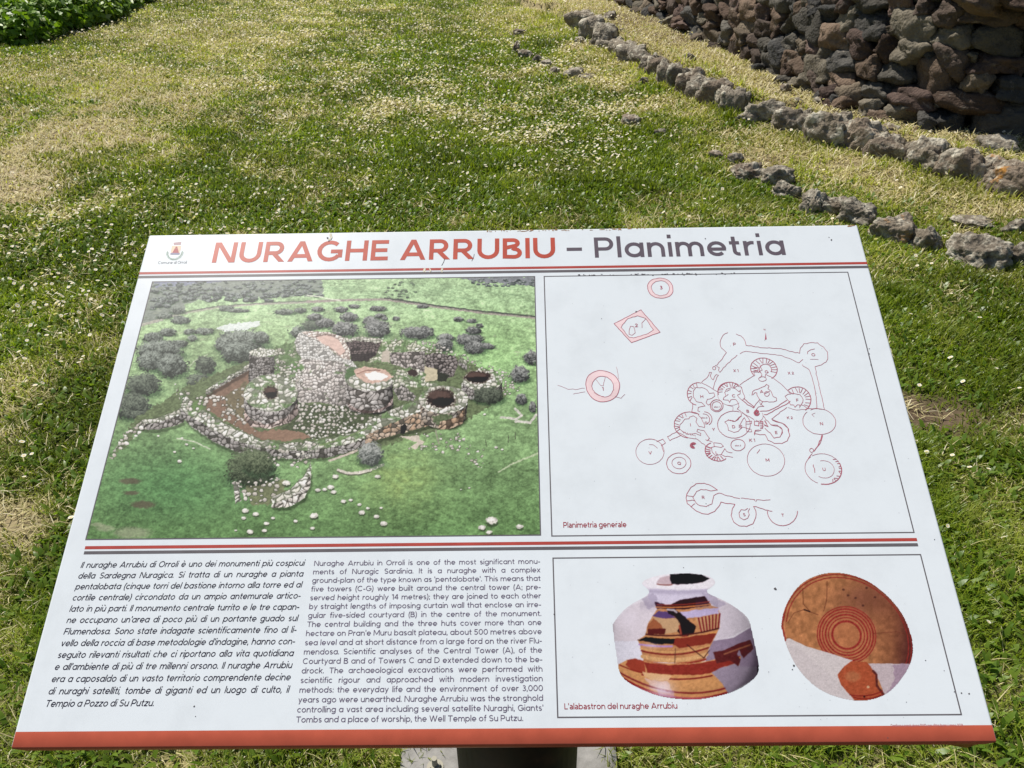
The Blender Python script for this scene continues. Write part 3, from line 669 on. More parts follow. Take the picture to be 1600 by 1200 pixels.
class Ink:
    """flat printed shapes on the board, in board metres; each stroke a hair above the one before"""
    def __init__(self, z): self.V, self.F, self.z, self.k = [], [], z, 0
    def lift(self): self.k = (self.k + 1) % 7; return self.z + self.k * 0.9e-5
    def poly(self, pts):
        z = self.lift(); i = len(self.V); self.V += [(p[0], p[1], z) for p in pts]; self.F.append(tuple(range(i, i + len(pts))))
    def line(self, pts, w, closed=False):
        pts = np.array(pts, float); keep = np.ones(len(pts), bool); keep[1:] = np.hypot(*(pts[1:] - pts[:-1]).T) > 1e-7; pts = pts[keep]
        if len(pts) < 2: return
        if np.hypot(*(pts[0] - pts[-1])) < 1e-6 and len(pts) > 3: closed = True; pts = pts[:-1]
        d = (np.roll(pts, -1, 0) - pts); d /= np.maximum(np.hypot(d[:, 0], d[:, 1]), 1e-9)[:, None]
        din = np.roll(d, 1, 0)
        if not closed: din[0] = d[0]; d[-1] = din[-1]
        n0 = np.stack([-din[:, 1], din[:, 0]], -1); n1 = np.stack([-d[:, 1], d[:, 0]], -1)
        m = n0 + n1; l2 = np.maximum((m * m).sum(1), 0.35); off = m / l2[:, None] * 2 * (w / 2)
        z = self.lift(); i = len(self.V); n = len(pts)
        for p, o in zip(pts, off): self.V.append((p[0] + o[0], p[1] + o[1], z)); self.V.append((p[0] - o[0], p[1] - o[1], z))
        for k in range(n if closed else n - 1):
            a = i + 2 * k; b = i + 2 * ((k + 1) % n); self.F.append((a + 1, b + 1, b, a))
    def diag(self, x0, y0, x1, y1, w):
        if y0 > y1: x0, y0, x1, y1 = x1, y1, x0, y0
        l = math.hypot(x1 - x0, y1 - y0); hw = w / 2 * l / max(abs(y1 - y0), 1e-6)
        hw = min(hw, w * 1.6)
        self.poly([(x0 - hw, y0), (x0 + hw, y0), (x1 + hw, y1), (x1 - hw, y1)])
    def mesh(self, name): return mesh_py(name, self.V, self.F)
def text_width(s, w, track=.085, gill=False):
    return sum(glyph(c, w, gill)[0] + track for c in s) - track
def write(inkb, s, x, y, sx, sy, w, width=None, slant=0.0, track=.085, gill=False):
    """a line of text from (x, y); with width the gaps between words stretch to fill it"""
    nat = text_width(s, w, track, gill) * sx; gaps = s.count(' ')
    extra = (width - nat) / gaps if (width is not None and gaps) else 0.0
    for c in s:
        W, S = glyph(c, w, gill)
        for kind, p in S:
            if kind == 'P':
                q = np.array(p, float)
                # offset in letter space, so that stroke weight follows the letter's own proportions
                t = Ink(0); t.line(q, w)
                base = inkb.lift(); i = len(inkb.V)
                for v in t.V: inkb.V.append((x + (v[0] + slant * v[1]) * sx, y + v[1] * sy, base))
                for f in t.F: inkb.F.append(tuple(a + i for a in f))
            else:
                t = Ink(0); t.diag(*p, w)
                base = inkb.lift(); i = len(inkb.V)
                for v in t.V: inkb.V.append((x + (v[0] + slant * v[1]) * sx, y + v[1] * sy, base))
                for f in t.F: inkb.F.append(tuple(a + i for a in f))
        x += (W + track) * sx + (extra if c == ' ' else 0)
    return x

# ---------------------------------------------------------------- the information board
px_foot = (0.0, 0.82)
SIGN = empty('information_board', (px_foot[0], px_foot[1], 0.0))
tag(SIGN, 'white tilted information board with red title, aerial photo, site plan and pottery pictures', 'sign')
BM = VM @ BR; BO = VM @ BT + EYE            # board axes and top left corner in the world
frame = Matrix(((BM[0, 0], -BM[0, 1], 0, BO[0]), (BM[1, 0], -BM[1, 1], 0, BO[1]), (BM[2, 0], -BM[2, 1], 0, BO[2]), (0, 0, 0, 1)))
nz = np.cross(BM[:, 0], -BM[:, 1])
for i in range(3): frame[i][2] = nz[i]
SHEET = 0.028
bm = bmesh.new()
bmesh.ops.create_cube(bm, size=1.0)
for v in bm.verts:
    v.co = Vector(((v.co.x + .5) * BW, (v.co.y - .5) * BH, (v.co.z - .5) * SHEET))
bmesh.ops.bevel(bm, geom=bm.edges[:] , offset=0.0022, segments=3, profile=0.5, affect='EDGES')
pm = bpy.data.meshes.new('panel'); bm.to_mesh(pm); bm.free()
white = material('white_enamel', PANEL_WHITE, 0.36, 0.22)
_t = N(white, 'ShaderNodeTexCoord'); _n = N(white, 'ShaderNodeTexNoise', Scale=14.0, Detail=8.0, Roughness=0.7); L(white, _t.outputs['Object'], _n.inputs['Vector'])
_r = ramp(white, [(0.30, tuple(PANEL_WHITE * 0.93)), (0.52, tuple(PANEL_WHITE)), (0.75, tuple(PANEL_WHITE * 1.02))]); L(white, _n.outputs['Fac'], _r.inputs[0])
_n2 = N(white, 'ShaderNodeTexNoise', Scale=160.0, Detail=4.0, Roughness=0.8); L(white, _t.outputs['Object'], _n2.inputs['Vector'])
_r2 = ramp(white, [(0.66, (1, 1, 1)), (0.78, (0.80, 0.79, 0.77))]); L(white, _n2.outputs['Fac'], _r2.inputs[0])
_m = N(white, 'ShaderNodeMix', data_type='RGBA', blend_type='MULTIPLY'); _m.inputs[0].default_value = 0.6
L(white, _r.outputs[0], _m.inputs[6]); L(white, _r2.outputs[0], _m.inputs[7]); L(white, _m.outputs[2], bsdf(white).inputs['Base Color'])
_mp = N(white, 'ShaderNodeMapping'); _mp.inputs['Scale'].default_value = (9.0, 1.4, 1.0); L(white, _t.outputs['Object'], _mp.inputs['Vector'])
_n4 = N(white, 'ShaderNodeTexNoise', Scale=3.0, Detail=7.0, Roughness=0.65); L(white, _mp.outputs['Vector'], _n4.inputs['Vector'])
_r4 = ramp(white, [(0.3, (0.29, 0.29, 0.29)), (0.7, (0.46, 0.46, 0.46))]); L(white, _n4.outputs['Fac'], _r4.inputs[0]); L(white, _r4.outputs[0], bsdf(white).inputs['Roughness'])
_n3 = N(white, 'ShaderNodeTexNoise', Scale=5.0, Detail=3.0); L(white, _t.outputs['Object'], _n3.inputs['Vector'])
_b = N(white, 'ShaderNodeBump', Strength=0.06, Distance=0.02); L(white, _n3.outputs['Fac'], _b.inputs['Height']); L(white, _b.outputs['Normal'], bsdf(white).inputs['Normal'])
PANEL = link('panel', pm, white, SIGN)
PANEL.matrix_parent_inverse = Matrix.Identity(4)
PANEL.matrix_local = Matrix.Translation(-Vector(SIGN.location)) @ frame
def printed(name, me, m, label=None):
    o = link(name, me, m, PANEL)
    if label: o['label'] = label
    return o
INKS = {}
def ink_mat(name, rgb, rough=0.38):
    if name not in INKS:
        c = ink(rgb); m = material(name, c, rough, 0.22)
        t = N(m, 'ShaderNodeTexCoord'); n = N(m, 'ShaderNodeTexNoise', Scale=40.0, Detail=5.0); L(m, t.outputs['Object'], n.inputs['Vector'])
        r = ramp(m, [(0.3, tuple(c * 0.9)), (0.7, tuple(np.minimum(c * 1.1, .9)))]); L(m, n.outputs['Fac'], r.inputs[0]); L(m, r.outputs[0], bsdf(m).inputs['Base Color'])
        INKS[name] = m
    return INKS[name]
RED, GREYI = ink_mat('red_ink', (176, 80, 74)), ink_mat('grey_ink', (106, 103, 108))
BLACK, VIOLET, WINE = ink_mat('dark_ink', (52, 48, 62)), ink_mat('violet_ink', (108, 98, 120)), ink_mat('wine_ink', (158, 52, 66))
Z1, Z2 = 0.00008, 0.00016
def strip(name, m, a, b, c, d, z=Z1):
    k = Ink(z); k.poly(UV(*np.array([a, b, c, d], float).T)[::-1]); return printed(name, k.mesh(name), m)
def band(name, m, x0, y0, x1, y1, thick, z=Z1):
    """a printed bar that is straight along the board, from one measured point to another"""
    (u0, v0), (u1, v1) = UV([x0, x1], [y0, y1]); v = (v0 + v1) / 2
    thick = UV(x0, y0 - thick / 2)[1] - UV(x0, y0 + thick / 2)[1]
    k = Ink(z); k.poly([(u0, v - thick / 2), (u1, v - thick / 2), (u1, v + thick / 2), (u0, v + thick / 2)]); return printed(name, k.mesh(name), m)
# header lines: red over grey, full width; again under the photograph
uL, uR = 0.0008, BW - 0.0008
def full_band(name, m, y_left, y_right, xl, xr, thick):
    (a, b), (c, d) = UV([xl, xr], [y_left, y_right]); v = (b + d) / 2
    thick = UV(xl, y_left - thick / 2)[1] - UV(xl, y_left + thick / 2)[1]
    k = Ink(Z1); k.poly([(uL, v - thick / 2), (uR, v - thick / 2), (uR, v + thick / 2), (uL, v + thick / 2)]); return printed(name, k.mesh(name), m)
full_band('red_stripe', RED, 426.5, 411.7, 217, 1354, 3.7)
full_band('grey_stripe', GREYI, 432.5, 417.6, 214, 1356, 3.9)
band('red_stripe', RED, 133, 855.0, 1433, 844.0, 5.0)
band('grey_stripe', GREYI, 131.5, 862.8, 1434.5, 852.2, 5.0)
# red band along the bottom, folded round the lower edge
vb = UV(24, 1143.5)[1]
c = [(0.0012, -BH + 0.0012, Z1), (BW - 0.0012, -BH + 0.0012, Z1), (BW - 0.0012, vb, Z1), (0.0012, vb, Z1)]
lo = [(0.0012, -BH - 0.0004, -0.0012), (BW - 0.0012, -BH - 0.0004, -0.0012), (0.0012, -BH - 0.0004, -SHEET + .001), (BW - 0.0012, -BH - 0.0004, -SHEET + .001)]
printed('red_band', mesh_py('red_band', c + lo, [(0, 1, 2, 3), (4, 5, 1, 0), (6, 7, 5, 4)]), ink_mat('red_band_paint', (196, 100, 80)))
printed('bent_corner', mesh_py('bent_corner', [(.955, -BH + .001, -SHEET), (.9985, -BH + .001, -SHEET), (.992, -BH - .002, -SHEET - .021), (.978, -BH - .001, -SHEET - .014),
        (.955, -BH + .003, -SHEET), (.9985, -BH + .003, -SHEET), (.992, -BH, -SHEET - .021), (.978, -BH + .001, -SHEET - .014)],
        [(0, 1, 2, 3), (7, 6, 5, 4), (1, 5, 6, 2), (2, 6, 7, 3), (3, 7, 4, 0)]), ink_mat('red_band_paint', (196, 100, 80)))
# title
def title(name, s, m, xl, xr, yl, yr, cap_px, w):
    (u0, v0), (u1, v1) = UV([xl, xr], [yl, yr]); v = (v0 + v1) / 2
    mid = (xl + xr) / 2; sy = (UV(mid, (yl + yr) / 2 - cap_px)[1] - UV(mid, (yl + yr) / 2)[1]) / 0.7
    sx = (u1 - u0) / text_width(s, w, .10)
    k = Ink(Z2); write(k, s, u0, v, sx, sy, w, track=.10); return printed(name, k.mesh(name), m)
title('title', 'NURAGHE ARRUBIU', ink_mat('title_red', (188, 88, 74)), 331, 868, 409.5, 404.0, 31.5, 0.128)
title('title', '– Planimetria', ink_mat('title_grey', (104, 96, 106)), 886, 1228, 404.0, 397.6, 31.5, 0.112)
# body text
ITAL = ['Il nuraghe Arrubiu di Orroli è uno dei monumenti più cospicui', 'della Sardegna Nuragica. Si tratta di un nuraghe a pianta', 'pentalobata (cinque torri del bastione intorno alla torre ed al',
        'cortile centrale) circondato da un ampio antemurale artico-', 'lato in più parti. Il monumento centrale turrito e le tre capan-', "ne occupano un'area di poco più di un portante guado sul",
        'Flumendosa. Sono state indagate scientificamente fino al li-', "vello della roccia di base metodologie d'indagine, hanno con-", 'seguito rilevanti risultati che ci riportano alla vita quotidiana',
        "e all'ambiente di più di tre millenni orsono. Il nuraghe Arrubiu", 'era a caposaldo di un vasto territorio comprendente decine', 'di nuraghi satelliti, tombe di giganti ed un luogo di culto, il', 'Tempio a Pozzo di Su Putzu.']
ENGL = ['Nuraghe Arrubiu in Orroli is one of the most significant monu-', 'ments of Nuragic Sardinia. It is a nuraghe with a complex', "ground-plan of the type known as 'pentalobate'. This means that", 'five towers (C-G) were built around the central tower (A; pre-',
        'served height roughly 14 metres); they are joined to each other', 'by straight lengths of imposing curtain wall that enclose an irre-', 'gular five-sided courtyard (B) in the centre of the monument.', 'The central building and the three huts cover more than one',
        "hectare on Pran'e Muru basalt plateau, about 500 metres above", 'sea level and at short distance from a large ford on the river Flu-', 'mendosa. Scientific analyses of the Central Tower (A), of the', 'Courtyard B and of Towers C and D extended down to the be-',
        'drock. The archaeological excavations were performed with', 'scientific rigour and approached with modern investigation', 'methods: the everyday life and the environment of over 3,000', 'years ago were unearthed. Nuraghe Arrubiu was the stronghold', "controlling a vast area including several satellite Nuraghi, Giants'", 'Tombs and a place of worship, the Well Temple of Su Putzu.']
def block(name, lines, m, first_l, last_l, right_first, right_last, last_end, w, slant, xh):
    a, b, c_, d = (UV(*p) for p in (first_l, last_l, right_first, right_last))
    u0 = (a[0] + b[0]) / 2; u1 = (c_[0] + d[0]) / 2; v0 = a[1]; dv = (b[1] - a[1]) / (len(lines) - 1)
    e = UV(*last_end); tr = .085
    sx = (e[0] - b[0]) / text_width(lines[-1], w, tr); sy = -dv * xh
    k = Ink(Z2)
    for i, s in enumerate(lines):
        last = i == len(lines) - 1; width = u1 - u0; sxi = sx
        if not last:
            nat = text_width(s, w, tr); gaps = s.count(' ')
            if nat * sx - gaps * .07 * sx > width: sxi = width / (nat - gaps * .07)
        write(k, s, u0, v0 + dv * i, sxi, sy, w, None if last else width, slant, tr)
    return printed(name, k.mesh(name), m)
block('italian_text', ITAL, BLACK, (124.5, 887.3), (71, 1104.5), (474.5, 884.5), (451, 1083.5), (241, 1103.5), .096, .20, .79)
block('english_text', ENGL, VIOLET, (489.5, 884.2), (463.3, 1128.9), (844, 879.8), (848.8, 1111.3), (818.5, 1127.0), .096, 0.0, .86)
def caption(name, s, m, xl, yl, xr, yr, cap_px, w, gill=True):
    (u0, v0), (u1, v1) = UV([xl, xr], [yl, yr]); sy = (UV(xl, yl - cap_px)[1] - v0) / 0.7
    k = Ink(Z2); write(k, s, u0, v0, (u1 - u0) / text_width(s, w, .075, gill), sy, w, track=.075, gill=gill); return printed(name, k.mesh(name), m)
caption('caption', 'Planimetria generale', WINE, 880.3, 824.6, 979, 824.0, 8.8, .10)
caption('caption', "L'alabastron del nuraghe Arrubiu", WINE, 882, 1108.3, 1058.5, 1107.2, 9.3, .095)
caption('credit_line', 'Grafica e produzione FMG per ditta Ibarrui anno 2018', ink_mat('pale_red_ink', (190, 120, 125)), 1392, 1135.6, 1505, 1134.6, 4.0, .10, False)
caption('crest_caption', 'Comune di Orroli', ink_mat('pale_grey_ink', (135, 140, 150)), 246.5, 412.5, 291.5, 411.5, 4.2, .09, False)
# thin frames round plan and pottery
def outline(name, pts, w=0.0014):
    q = UV(*np.array(pts, float).T)
    us = [(q[0, 0] + q[3, 0]) / 2, (q[1, 0] + q[2, 0]) / 2]; vs = [(q[0, 1] + q[1, 1]) / 2, (q[2, 1] + q[3, 1]) / 2]
    k = Ink(Z1); k.line([(us[0], vs[0]), (us[1], vs[0]), (us[1], vs[1]), (us[0], vs[1])], w, True); return printed(name, k.mesh(name), GREYI)
outline('plan_frame', [(850.5, 432.4), (1324, 424.8), (1429, 833.5), (862, 836.0)])
outline('pottery_frame', [(864.2, 870.4), (1438.6, 868.3), (1502.5, 1117.6), (871.3, 1119.9)])
# ---------------------------------------------------------------- the site plan, thin red lines
PLAN = Ink(Z2)
FILL = Ink(Z1)
def T(o, s): return lambda pts: [(o[0] + x / s, o[1] + y / s) for x, y in pts]
P1 = T((1060, 500), 1600 / 240.0); P2 = T((980, 630), 6.0); P3 = T((1140, 630), 6.0); P7 = T((840, 420), 2.727)
wob = np.random.default_rng(3)
def sketch(pts, w=0.00075, closed=False, shake=0.35, k=PLAN):
    """a drawn line through points measured in the photograph, with the shake of a surveyor's pen"""
    pts = np.array(pts, float)
    if closed: pts = np.vstack([pts, pts[:1]])
    out = [pts[0]]
    for a, b in zip(pts[:-1], pts[1:]):
        n = max(1, int(np.hypot(*(b - a)) / 3.5))
        for q in range(1, n + 1): out.append(a + (b - a) * q / n + (wob.normal(0, shake, 2) if q < n or shake > 0 else 0))
    out = np.array(out)
    if closed: out[-1] = out[0]
    k.line(UV(out[:, 0], out[:, 1]), w * .85)
def oval(cx, cy, rx, ry, a0=0, a1=360, tilt=0, w=0.00075, shake=0.12, n=40):
    t = np.radians(np.linspace(a0, a1, n)); c, s = math.cos(math.radians(tilt)), math.sin(math.radians(tilt))
    x, y = rx * np.cos(t), ry * np.sin(t); pts = np.stack([cx + x * c - y * s, cy + x * s + y * c], -1)
    pts[1:-1] += wob.normal(0, shake, (n - 2, 2)); PLAN.line(UV(pts[:, 0], pts[:, 1]), w * .85)
def teeth(cx, cy, rx, ry, fx, fy, a0, a1, n, w=0.0009, tilt=0):
    for t in np.radians(np.linspace(a0, a1, n)):
        t2 = t + wob.normal(0, .1)
        sketch([(cx + rx * math.cos(t), cy + ry * math.sin(t)), (cx + rx * fx * math.cos(t2), cy + ry * fy * math.sin(t2))], w, shake=.1)
def mark(s, x, y, hpx=5.0):
    (u, v) = UV(x, y); sy = (UV(x, y - hpx)[1] - v) / .7; w = .12
    write(PLAN, s, u - text_width(s, w) * sy / 2 * 1.0, v - sy * .35, sy, sy, w)
def round_off(P):
    P = np.array(P, float)
    for _ in range(2): Q = np.roll(P, -1, 0); P = np.stack([P * .75 + Q * .25, P * .25 + Q * .75], 1).reshape(-1, 2)
    return [tuple(p) for p in P]
def band_fill(outer, inner):
    if len(outer) > 5: outer, inner = round_off(outer), round_off(inner)
    o = np.array(outer, float); i = np.array(inner, float); n = 40
    def rs(p):
        p = np.vstack([p, p[:1]]); d = np.concatenate([[0], np.cumsum(np.hypot(*(p[1:] - p[:-1]).T))]); s = np.linspace(0, d[-1], n, endpoint=False)
        return np.stack([np.interp(s, d, p[:, 0]), np.interp(s, d, p[:, 1])], -1)
    o, i = rs(o), rs(i)
    c = o.mean(0); ao = np.arctan2(*(o - c).T[::-1]); i = np.array([i[np.argmin(np.abs(np.angle(np.exp(1j * (np.arctan2(i[:, 1] - c[1], i[:, 0] - c[0]) - a)))))] for a in ao])
    for k in range(n):
        q = UV(*np.array([o[k], o[(k + 1) % n], i[(k + 1) % n], i[k]]).T); FILL.poly(q)
    sketch(outer, 0.0010, True, .15); sketch(inner, 0.0008, True, .25)
band_fill(P7([(465, 75), (480, 48), (520, 37), (560, 48), (577, 75), (576, 108), (550, 124), (510, 126), (480, 112)]), P7([(481, 80), (492, 60), (522, 48), (553, 60), (564, 82), (556, 105), (525, 117), (495, 107)]))
band_fill(P7([(326, 234), (440, 175), (522, 270), (400, 315)]), P7([(362, 238), (385, 212), (425, 200), (460, 212), (493, 260), (470, 276), (410, 294), (390, 292), (355, 250)]))
band_fill(P7([(202, 500), (212, 455), (256, 430), (310, 440), (345, 470), (352, 510), (330, 555), (270, 572), (225, 548)]), P7([(228, 505), (240, 470), (272, 454), (310, 468), (328, 500), (312, 540), (280, 548), (245, 530)]))
sketch(P7([(445, 252), (445, 230), (462, 215)])); sketch(P7([(390, 262), (395, 245), (410, 247), (416, 272), (403, 284), (390, 278)]), closed=True)
sketch(P7([(85, 496), (130, 512), (160, 515), (200, 508)]), .0005); sketch(P7([(152, 534), (202, 524)]), .0005); sketch(P7([(335, 418), (346, 470)]), .0005); sketch(P7([(330, 545), (355, 550), (372, 535)]), .0005)
sketch(P7([(247, 470), (270, 498), (280, 498), (288, 462)]), .0005); sketch(P7([(240, 527), (260, 540), (284, 545)]), .0005)
for s, x, y in (('3', 526, 80), ('2', 421, 241), ('1', 278, 512)): mark(s, 840 + x / 2.727, 420 + y / 2.727, 5.5)
# outer walls of the bastion
sketch(P1([(515, 132), (480, 145), (445, 185), (433, 235), (445, 285), (475, 315), (500, 338), (470, 385), (385, 485)])); sketch(P1([(600, 145), (650, 165), (690, 210), (705, 262), (850, 285), (1065, 300), (1262, 347)]))
sketch(P1([(640, 352), (700, 327), (900, 350), (1080, 372), (1180, 410), (1255, 448), (1295, 410)])); sketch(P1([(612, 365), (570, 395), (470, 500), (430, 545), (420, 520), (425, 495), (395, 488)]))
oval(1060 + 372 / 6.667, 500 + 502 / 6.667, 2.4, 2.6); sketch(P1([(1262, 347), (1270, 290), (1310, 250), (1380, 234), (1450, 242), (1510, 280), (1550, 335), (1555, 400), (1540, 435), (1490, 468), (1418, 485), (1455, 640), (1490, 800), (1520, 930)]))
sketch(P1([(1290, 465), (1300, 480), (1358, 515), (1390, 590), (1420, 720), (1445, 880), (1440, 925)])); sketch(P1([(1345, 355), (1345, 330), (1375, 308), (1420, 297)])); sketch(P1([(1372, 410), (1415, 405), (1460, 410)]), .0005)
sketch(P1([(240, 652), (300, 600), (325, 545), (342, 548), (330, 580), (350, 618), (365, 620), (395, 570), (412, 575), (380, 650), (360, 715)]))
# tower G
ox, oy = 1060, 500; f = 6.667
oval(ox + 890 / f, oy + 510 / f, 21, 17, 130, 405, 12, .0012); oval(ox + 905 / f, oy + 520 / f, 9.5, 9, 150, 380, 0, .0009); teeth(ox + 893 / f, oy + 510 / f, 20.5, 16.5, .55, .55, 165, 380, 14)
sketch(P1([(795, 575), (780, 545), (855, 540), (870, 570), (850, 600)])); sketch(P1([(900, 600), (905, 565), (930, 575), (985, 605)])); oval(ox + 875 / f, oy + 615 / f, 6, 3.5); sketch(P1([(640, 675), (720, 620), (800, 575)])); sketch(P1([(990, 608), (1060, 660), (1130, 725)]))
sketch(P1([(785, 500), (830, 495), (820, 545)])); sketch(P1([(780, 520), (830, 530)])); sketch(P1([(850, 470), (870, 520), (830, 545)]))
# tower C
oval(ox + 530 / f, oy + 745 / f, 18, 14.5, 160, 330, 0, .0012); teeth(ox + 530 / f, oy + 745 / f, 17.5, 14, .62, .55, 175, 320, 10); oval(ox + 545 / f, oy + 770 / f, 20.5, 18, 50, 330, 0, .00045)
sketch(P1([(480, 760), (500, 720), (520, 715), (545, 705), (590, 715), (630, 745), (645, 735), (640, 770), (615, 780), (630, 815), (665, 835), (690, 810), (660, 720), (640, 690)])); sketch(P1([(465, 830), (475, 800), (495, 790), (485, 760)]))
sketch(P1([(465, 830), (520, 835), (530, 855), (545, 830), (600, 825), (620, 870), (635, 900), (615, 925), (645, 945), (655, 1000), (620, 1035), (590, 1055), (540, 1045), (515, 1035)])); sketch(P1([(500, 745), (540, 720)])); sketch(P1([(500, 790), (515, 770)]))
sketch(P1([(665, 835), (720, 880), (775, 915)]), .0012); sketch(P1([(685, 822), (790, 908), (775, 920)]), .0012); sketch(P1([(500, 885), (565, 900), (570, 950)]), .0005)
# chamber A
sketch(P1([(765, 785), (770, 740), (830, 722), (870, 700), (900, 690), (920, 672), (945, 685), (935, 715), (960, 740), (985, 795), (1015, 810), (1020, 840), (990, 850), (870, 850), (840, 825), (820, 785), (815, 757), (795, 755), (775, 785)]), .0008); oval(ox + 920 / f, oy + 770 / f, 4, 3.6); sketch(P1([(900, 770), (950, 740)]))
sketch(P1([(775, 915), (845, 830), (870, 850), (860, 880), (885, 900), (830, 905), (810, 940)])); sketch(P1([(845, 850), (855, 885)]))
# tower F
oval(ox + 1240 / f, oy + 830 / f, 21, 20, 215, 405, 10, .0012); teeth(ox + 1245 / f, oy + 835 / f, 20, 19.5, .6, .6, 225, 390, 11); sketch(P1([(1130, 725), (1150, 745), (1170, 765), (1120, 785), (1110, 800), (1150, 850), (1165, 885), (1200, 885), (1210, 910), (1240, 880), (1265, 885), (1260, 915), (1280, 880), (1300, 830), (1270, 780), (1220, 765), (1170, 765)]))
sketch(P1([(1130, 835), (1080, 870), (1020, 910), (940, 945), (850, 950)]), .0011); sketch(P1([(1165, 845), (1110, 885), (1030, 925), (950, 970), (890, 985)]), .0011); sketch(P1([(1280, 885), (1345, 920)])); sketch(P1([(1345, 925), (1440, 922), (1520, 932)]))
sketch(P1([(1130, 910), (1060, 960), (970, 1035), (1010, 1050), (1080, 1070), (1140, 1130), (1160, 1200)])); sketch(P1([(1140, 912), (1230, 940), (1340, 925)]), .0005)
# court B and entrances
for a in range(5): oval(ox + 815 / f, oy + 968 / f, 4.2 - a * .7, 4.4 - a * .8, 20 * a, 330 + 20 * a, 0, .0009)
oval(ox + 835 / f, oy + 1000 / f, 7, 8, -40, 130, 0, .0005); sketch(P1([(655, 955), (720, 1000), (790, 1035)])); sketch(P1([(885, 1000), (960, 1090), (1030, 1100), (1085, 1140), (1070, 1200)])); sketch(P1([(790, 1045), (790, 1090), (830, 1100), (850, 1065), (880, 1060), (870, 1130)]))
for a in range(5): sketch(P1([(855, 1060 + a * 18), (885, 1055 + a * 18)]), .0009)
sketch(P1([(790, 1200), (800, 1155), (860, 1150)])); sketch(P1([(895, 1050), (930, 1110), (890, 1090)]))
# tower H
oval(ox + 205 / f, oy + 770 / f, 17, 17.5, 100, 285, 0, .0011); sketch(P1([(240, 655), (330, 700), (405, 745)])); teeth(ox + 205 / f, oy + 770 / f, 17, 17.5, .62, .62, 140, 260, 7)
sketch(P1([(155, 740), (185, 705), (245, 700), (300, 730), (320, 765), (365, 760), (378, 790), (350, 820), (300, 830), (290, 860), (315, 885), (335, 870)])); sketch(P1([(155, 740), (160, 800), (190, 850), (240, 860), (275, 895), (205, 910), (200, 945), (225, 955)])); sketch(P1([(150, 865), (140, 960)]))
oval(ox + 398 / f, oy + 893 / f, 10, 9.3, w=.0010); oval(ox + 398 / f, oy + 897 / f, 7.4, 7, w=.0009); mark('silos 1', ox + 398 / f, oy + 905 / f, 2.2)
oval(ox + 270 / f, oy + 1030 / f, 12, 11, 250, 395, 20, .0009); oval(ox + 265 / f, oy + 1035 / f, 9, 8.5, 240, 400, 20, .0008); mark('silos 2', ox + 268 / f, oy + 1018 / f, 2.2)
# tower I, arm to L
ox, oy, f = 980, 630, 6.0
oval(ox + 590 / f, oy + 205 / f, 25, 20.5, 95, 300, 5, .0010); teeth(ox + 590 / f, oy + 205 / f, 24.5, 20, .72, .72, 150, 250, 9)
sketch(P2([(600, 85), (660, 100), (700, 150), (725, 210), (720, 228), (670, 215), (645, 175), (650, 140), (620, 118), (585, 130), (575, 145), (540, 150), (515, 180), (495, 200), (490, 240), (520, 265), (560, 290), (600, 290), (640, 285), (690, 305), (690, 280), (655, 265), (660, 245), (720, 258), (770, 325), (760, 350), (800, 365)])); sketch(P2([(460, 265), (520, 300), (580, 325), (650, 335), (735, 400)])); sketch(P2([(735, 340), (745, 350), (770, 325)]))
for a in range(6): sketch(P2([(520 + a * 22, 262 + a * 7), (530 + a * 22, 285 + a * 5)]), .0008)
sketch(P2([(465, 268), (378, 315), (400, 348), (505, 298)])); oval(ox + 738 / f, oy + 185 / f, 1.7, 1.7)
oval(ox + 838 / f, oy + 455 / f, 18.5, 14, 20, 225, 20, .0012); teeth(ox + 838 / f, oy + 455 / f, 18, 14, .55, .55, 55, 215, 11, .0012); sketch(P2([(730, 405), (770, 420), (815, 405), (810, 370), (880, 378), (898, 400), (880, 415), (815, 405)])); sketch(P2([(790, 420), (795, 460), (830, 490), (880, 480), (895, 455), (915, 425), (930, 455), (985, 465)])); sketch(P2([(880, 480), (915, 500), (990, 505)]))
for a in range(4): oval(ox + 620 / f, oy + 396 / f, 5 - a * 1.1, 4.5 - a, 60, 330, 0, .0009)
# huts V and Q
oval(ox + 213 / f, oy + 455 / f, 22, 19.8, -70, 0, 0, .0006); oval(ox + 213 / f, oy + 455 / f, 22, 19.8, 0, 245, 0, .0006); oval(ox + 213 / f, oy + 455 / f, 22, 19.8, 245, 292, 0, .0008); sketch(P2([(275, 360), (335, 336), (357, 370), (322, 398), (345, 455)])); sketch(P2([(205, 388), (245, 390), (285, 422)]), .0006)
oval(ox + 483 / f, oy + 565 / f, 19, 16.2, w=.0009, shake=.25); oval(ox + 485 / f, oy + 560 / f, 11, 9, w=.0007)
# R, S, T
sketch(P2([(845, 815), (780, 770), (720, 750), (650, 755), (600, 785), (558, 850), (550, 890), (565, 940), (600, 970), (650, 1015), (700, 1035), (760, 1040), (820, 1015), (860, 970), (878, 928), (1010, 948)]), .0009); sketch(P2([(848, 812), (790, 822), (690, 808), (650, 830), (620, 885), (640, 935), (680, 962), (740, 970), (790, 940), (806, 895), (810, 865), (860, 842), (960, 872), (1055, 892)]), .0008)
sketch(P2([(555, 865), (620, 880)])); sketch(P2([(560, 915), (635, 910)])); sketch(P2([(600, 970), (640, 935)])); sketch(P2([(1065, 890), (1195, 902), (1192, 915)])); sketch(P2([(1205, 925), (1210, 905), (1275, 910), (1340, 906)]))
sketch(P2([(1010, 948), (985, 985), (975, 1050), (1000, 1115), (1050, 1150), (1120, 1155), (1175, 1130), (1205, 1070), (1205, 1010), (1185, 968), (1250, 985), (1360, 1014)]), .0009); sketch(P2([(1130, 985), (1105, 1003), (1070, 1000), (1050, 1030), (1055, 1070), (1090, 1090), (1130, 1080), (1143, 1045), (1130, 1015), (1150, 985)]))
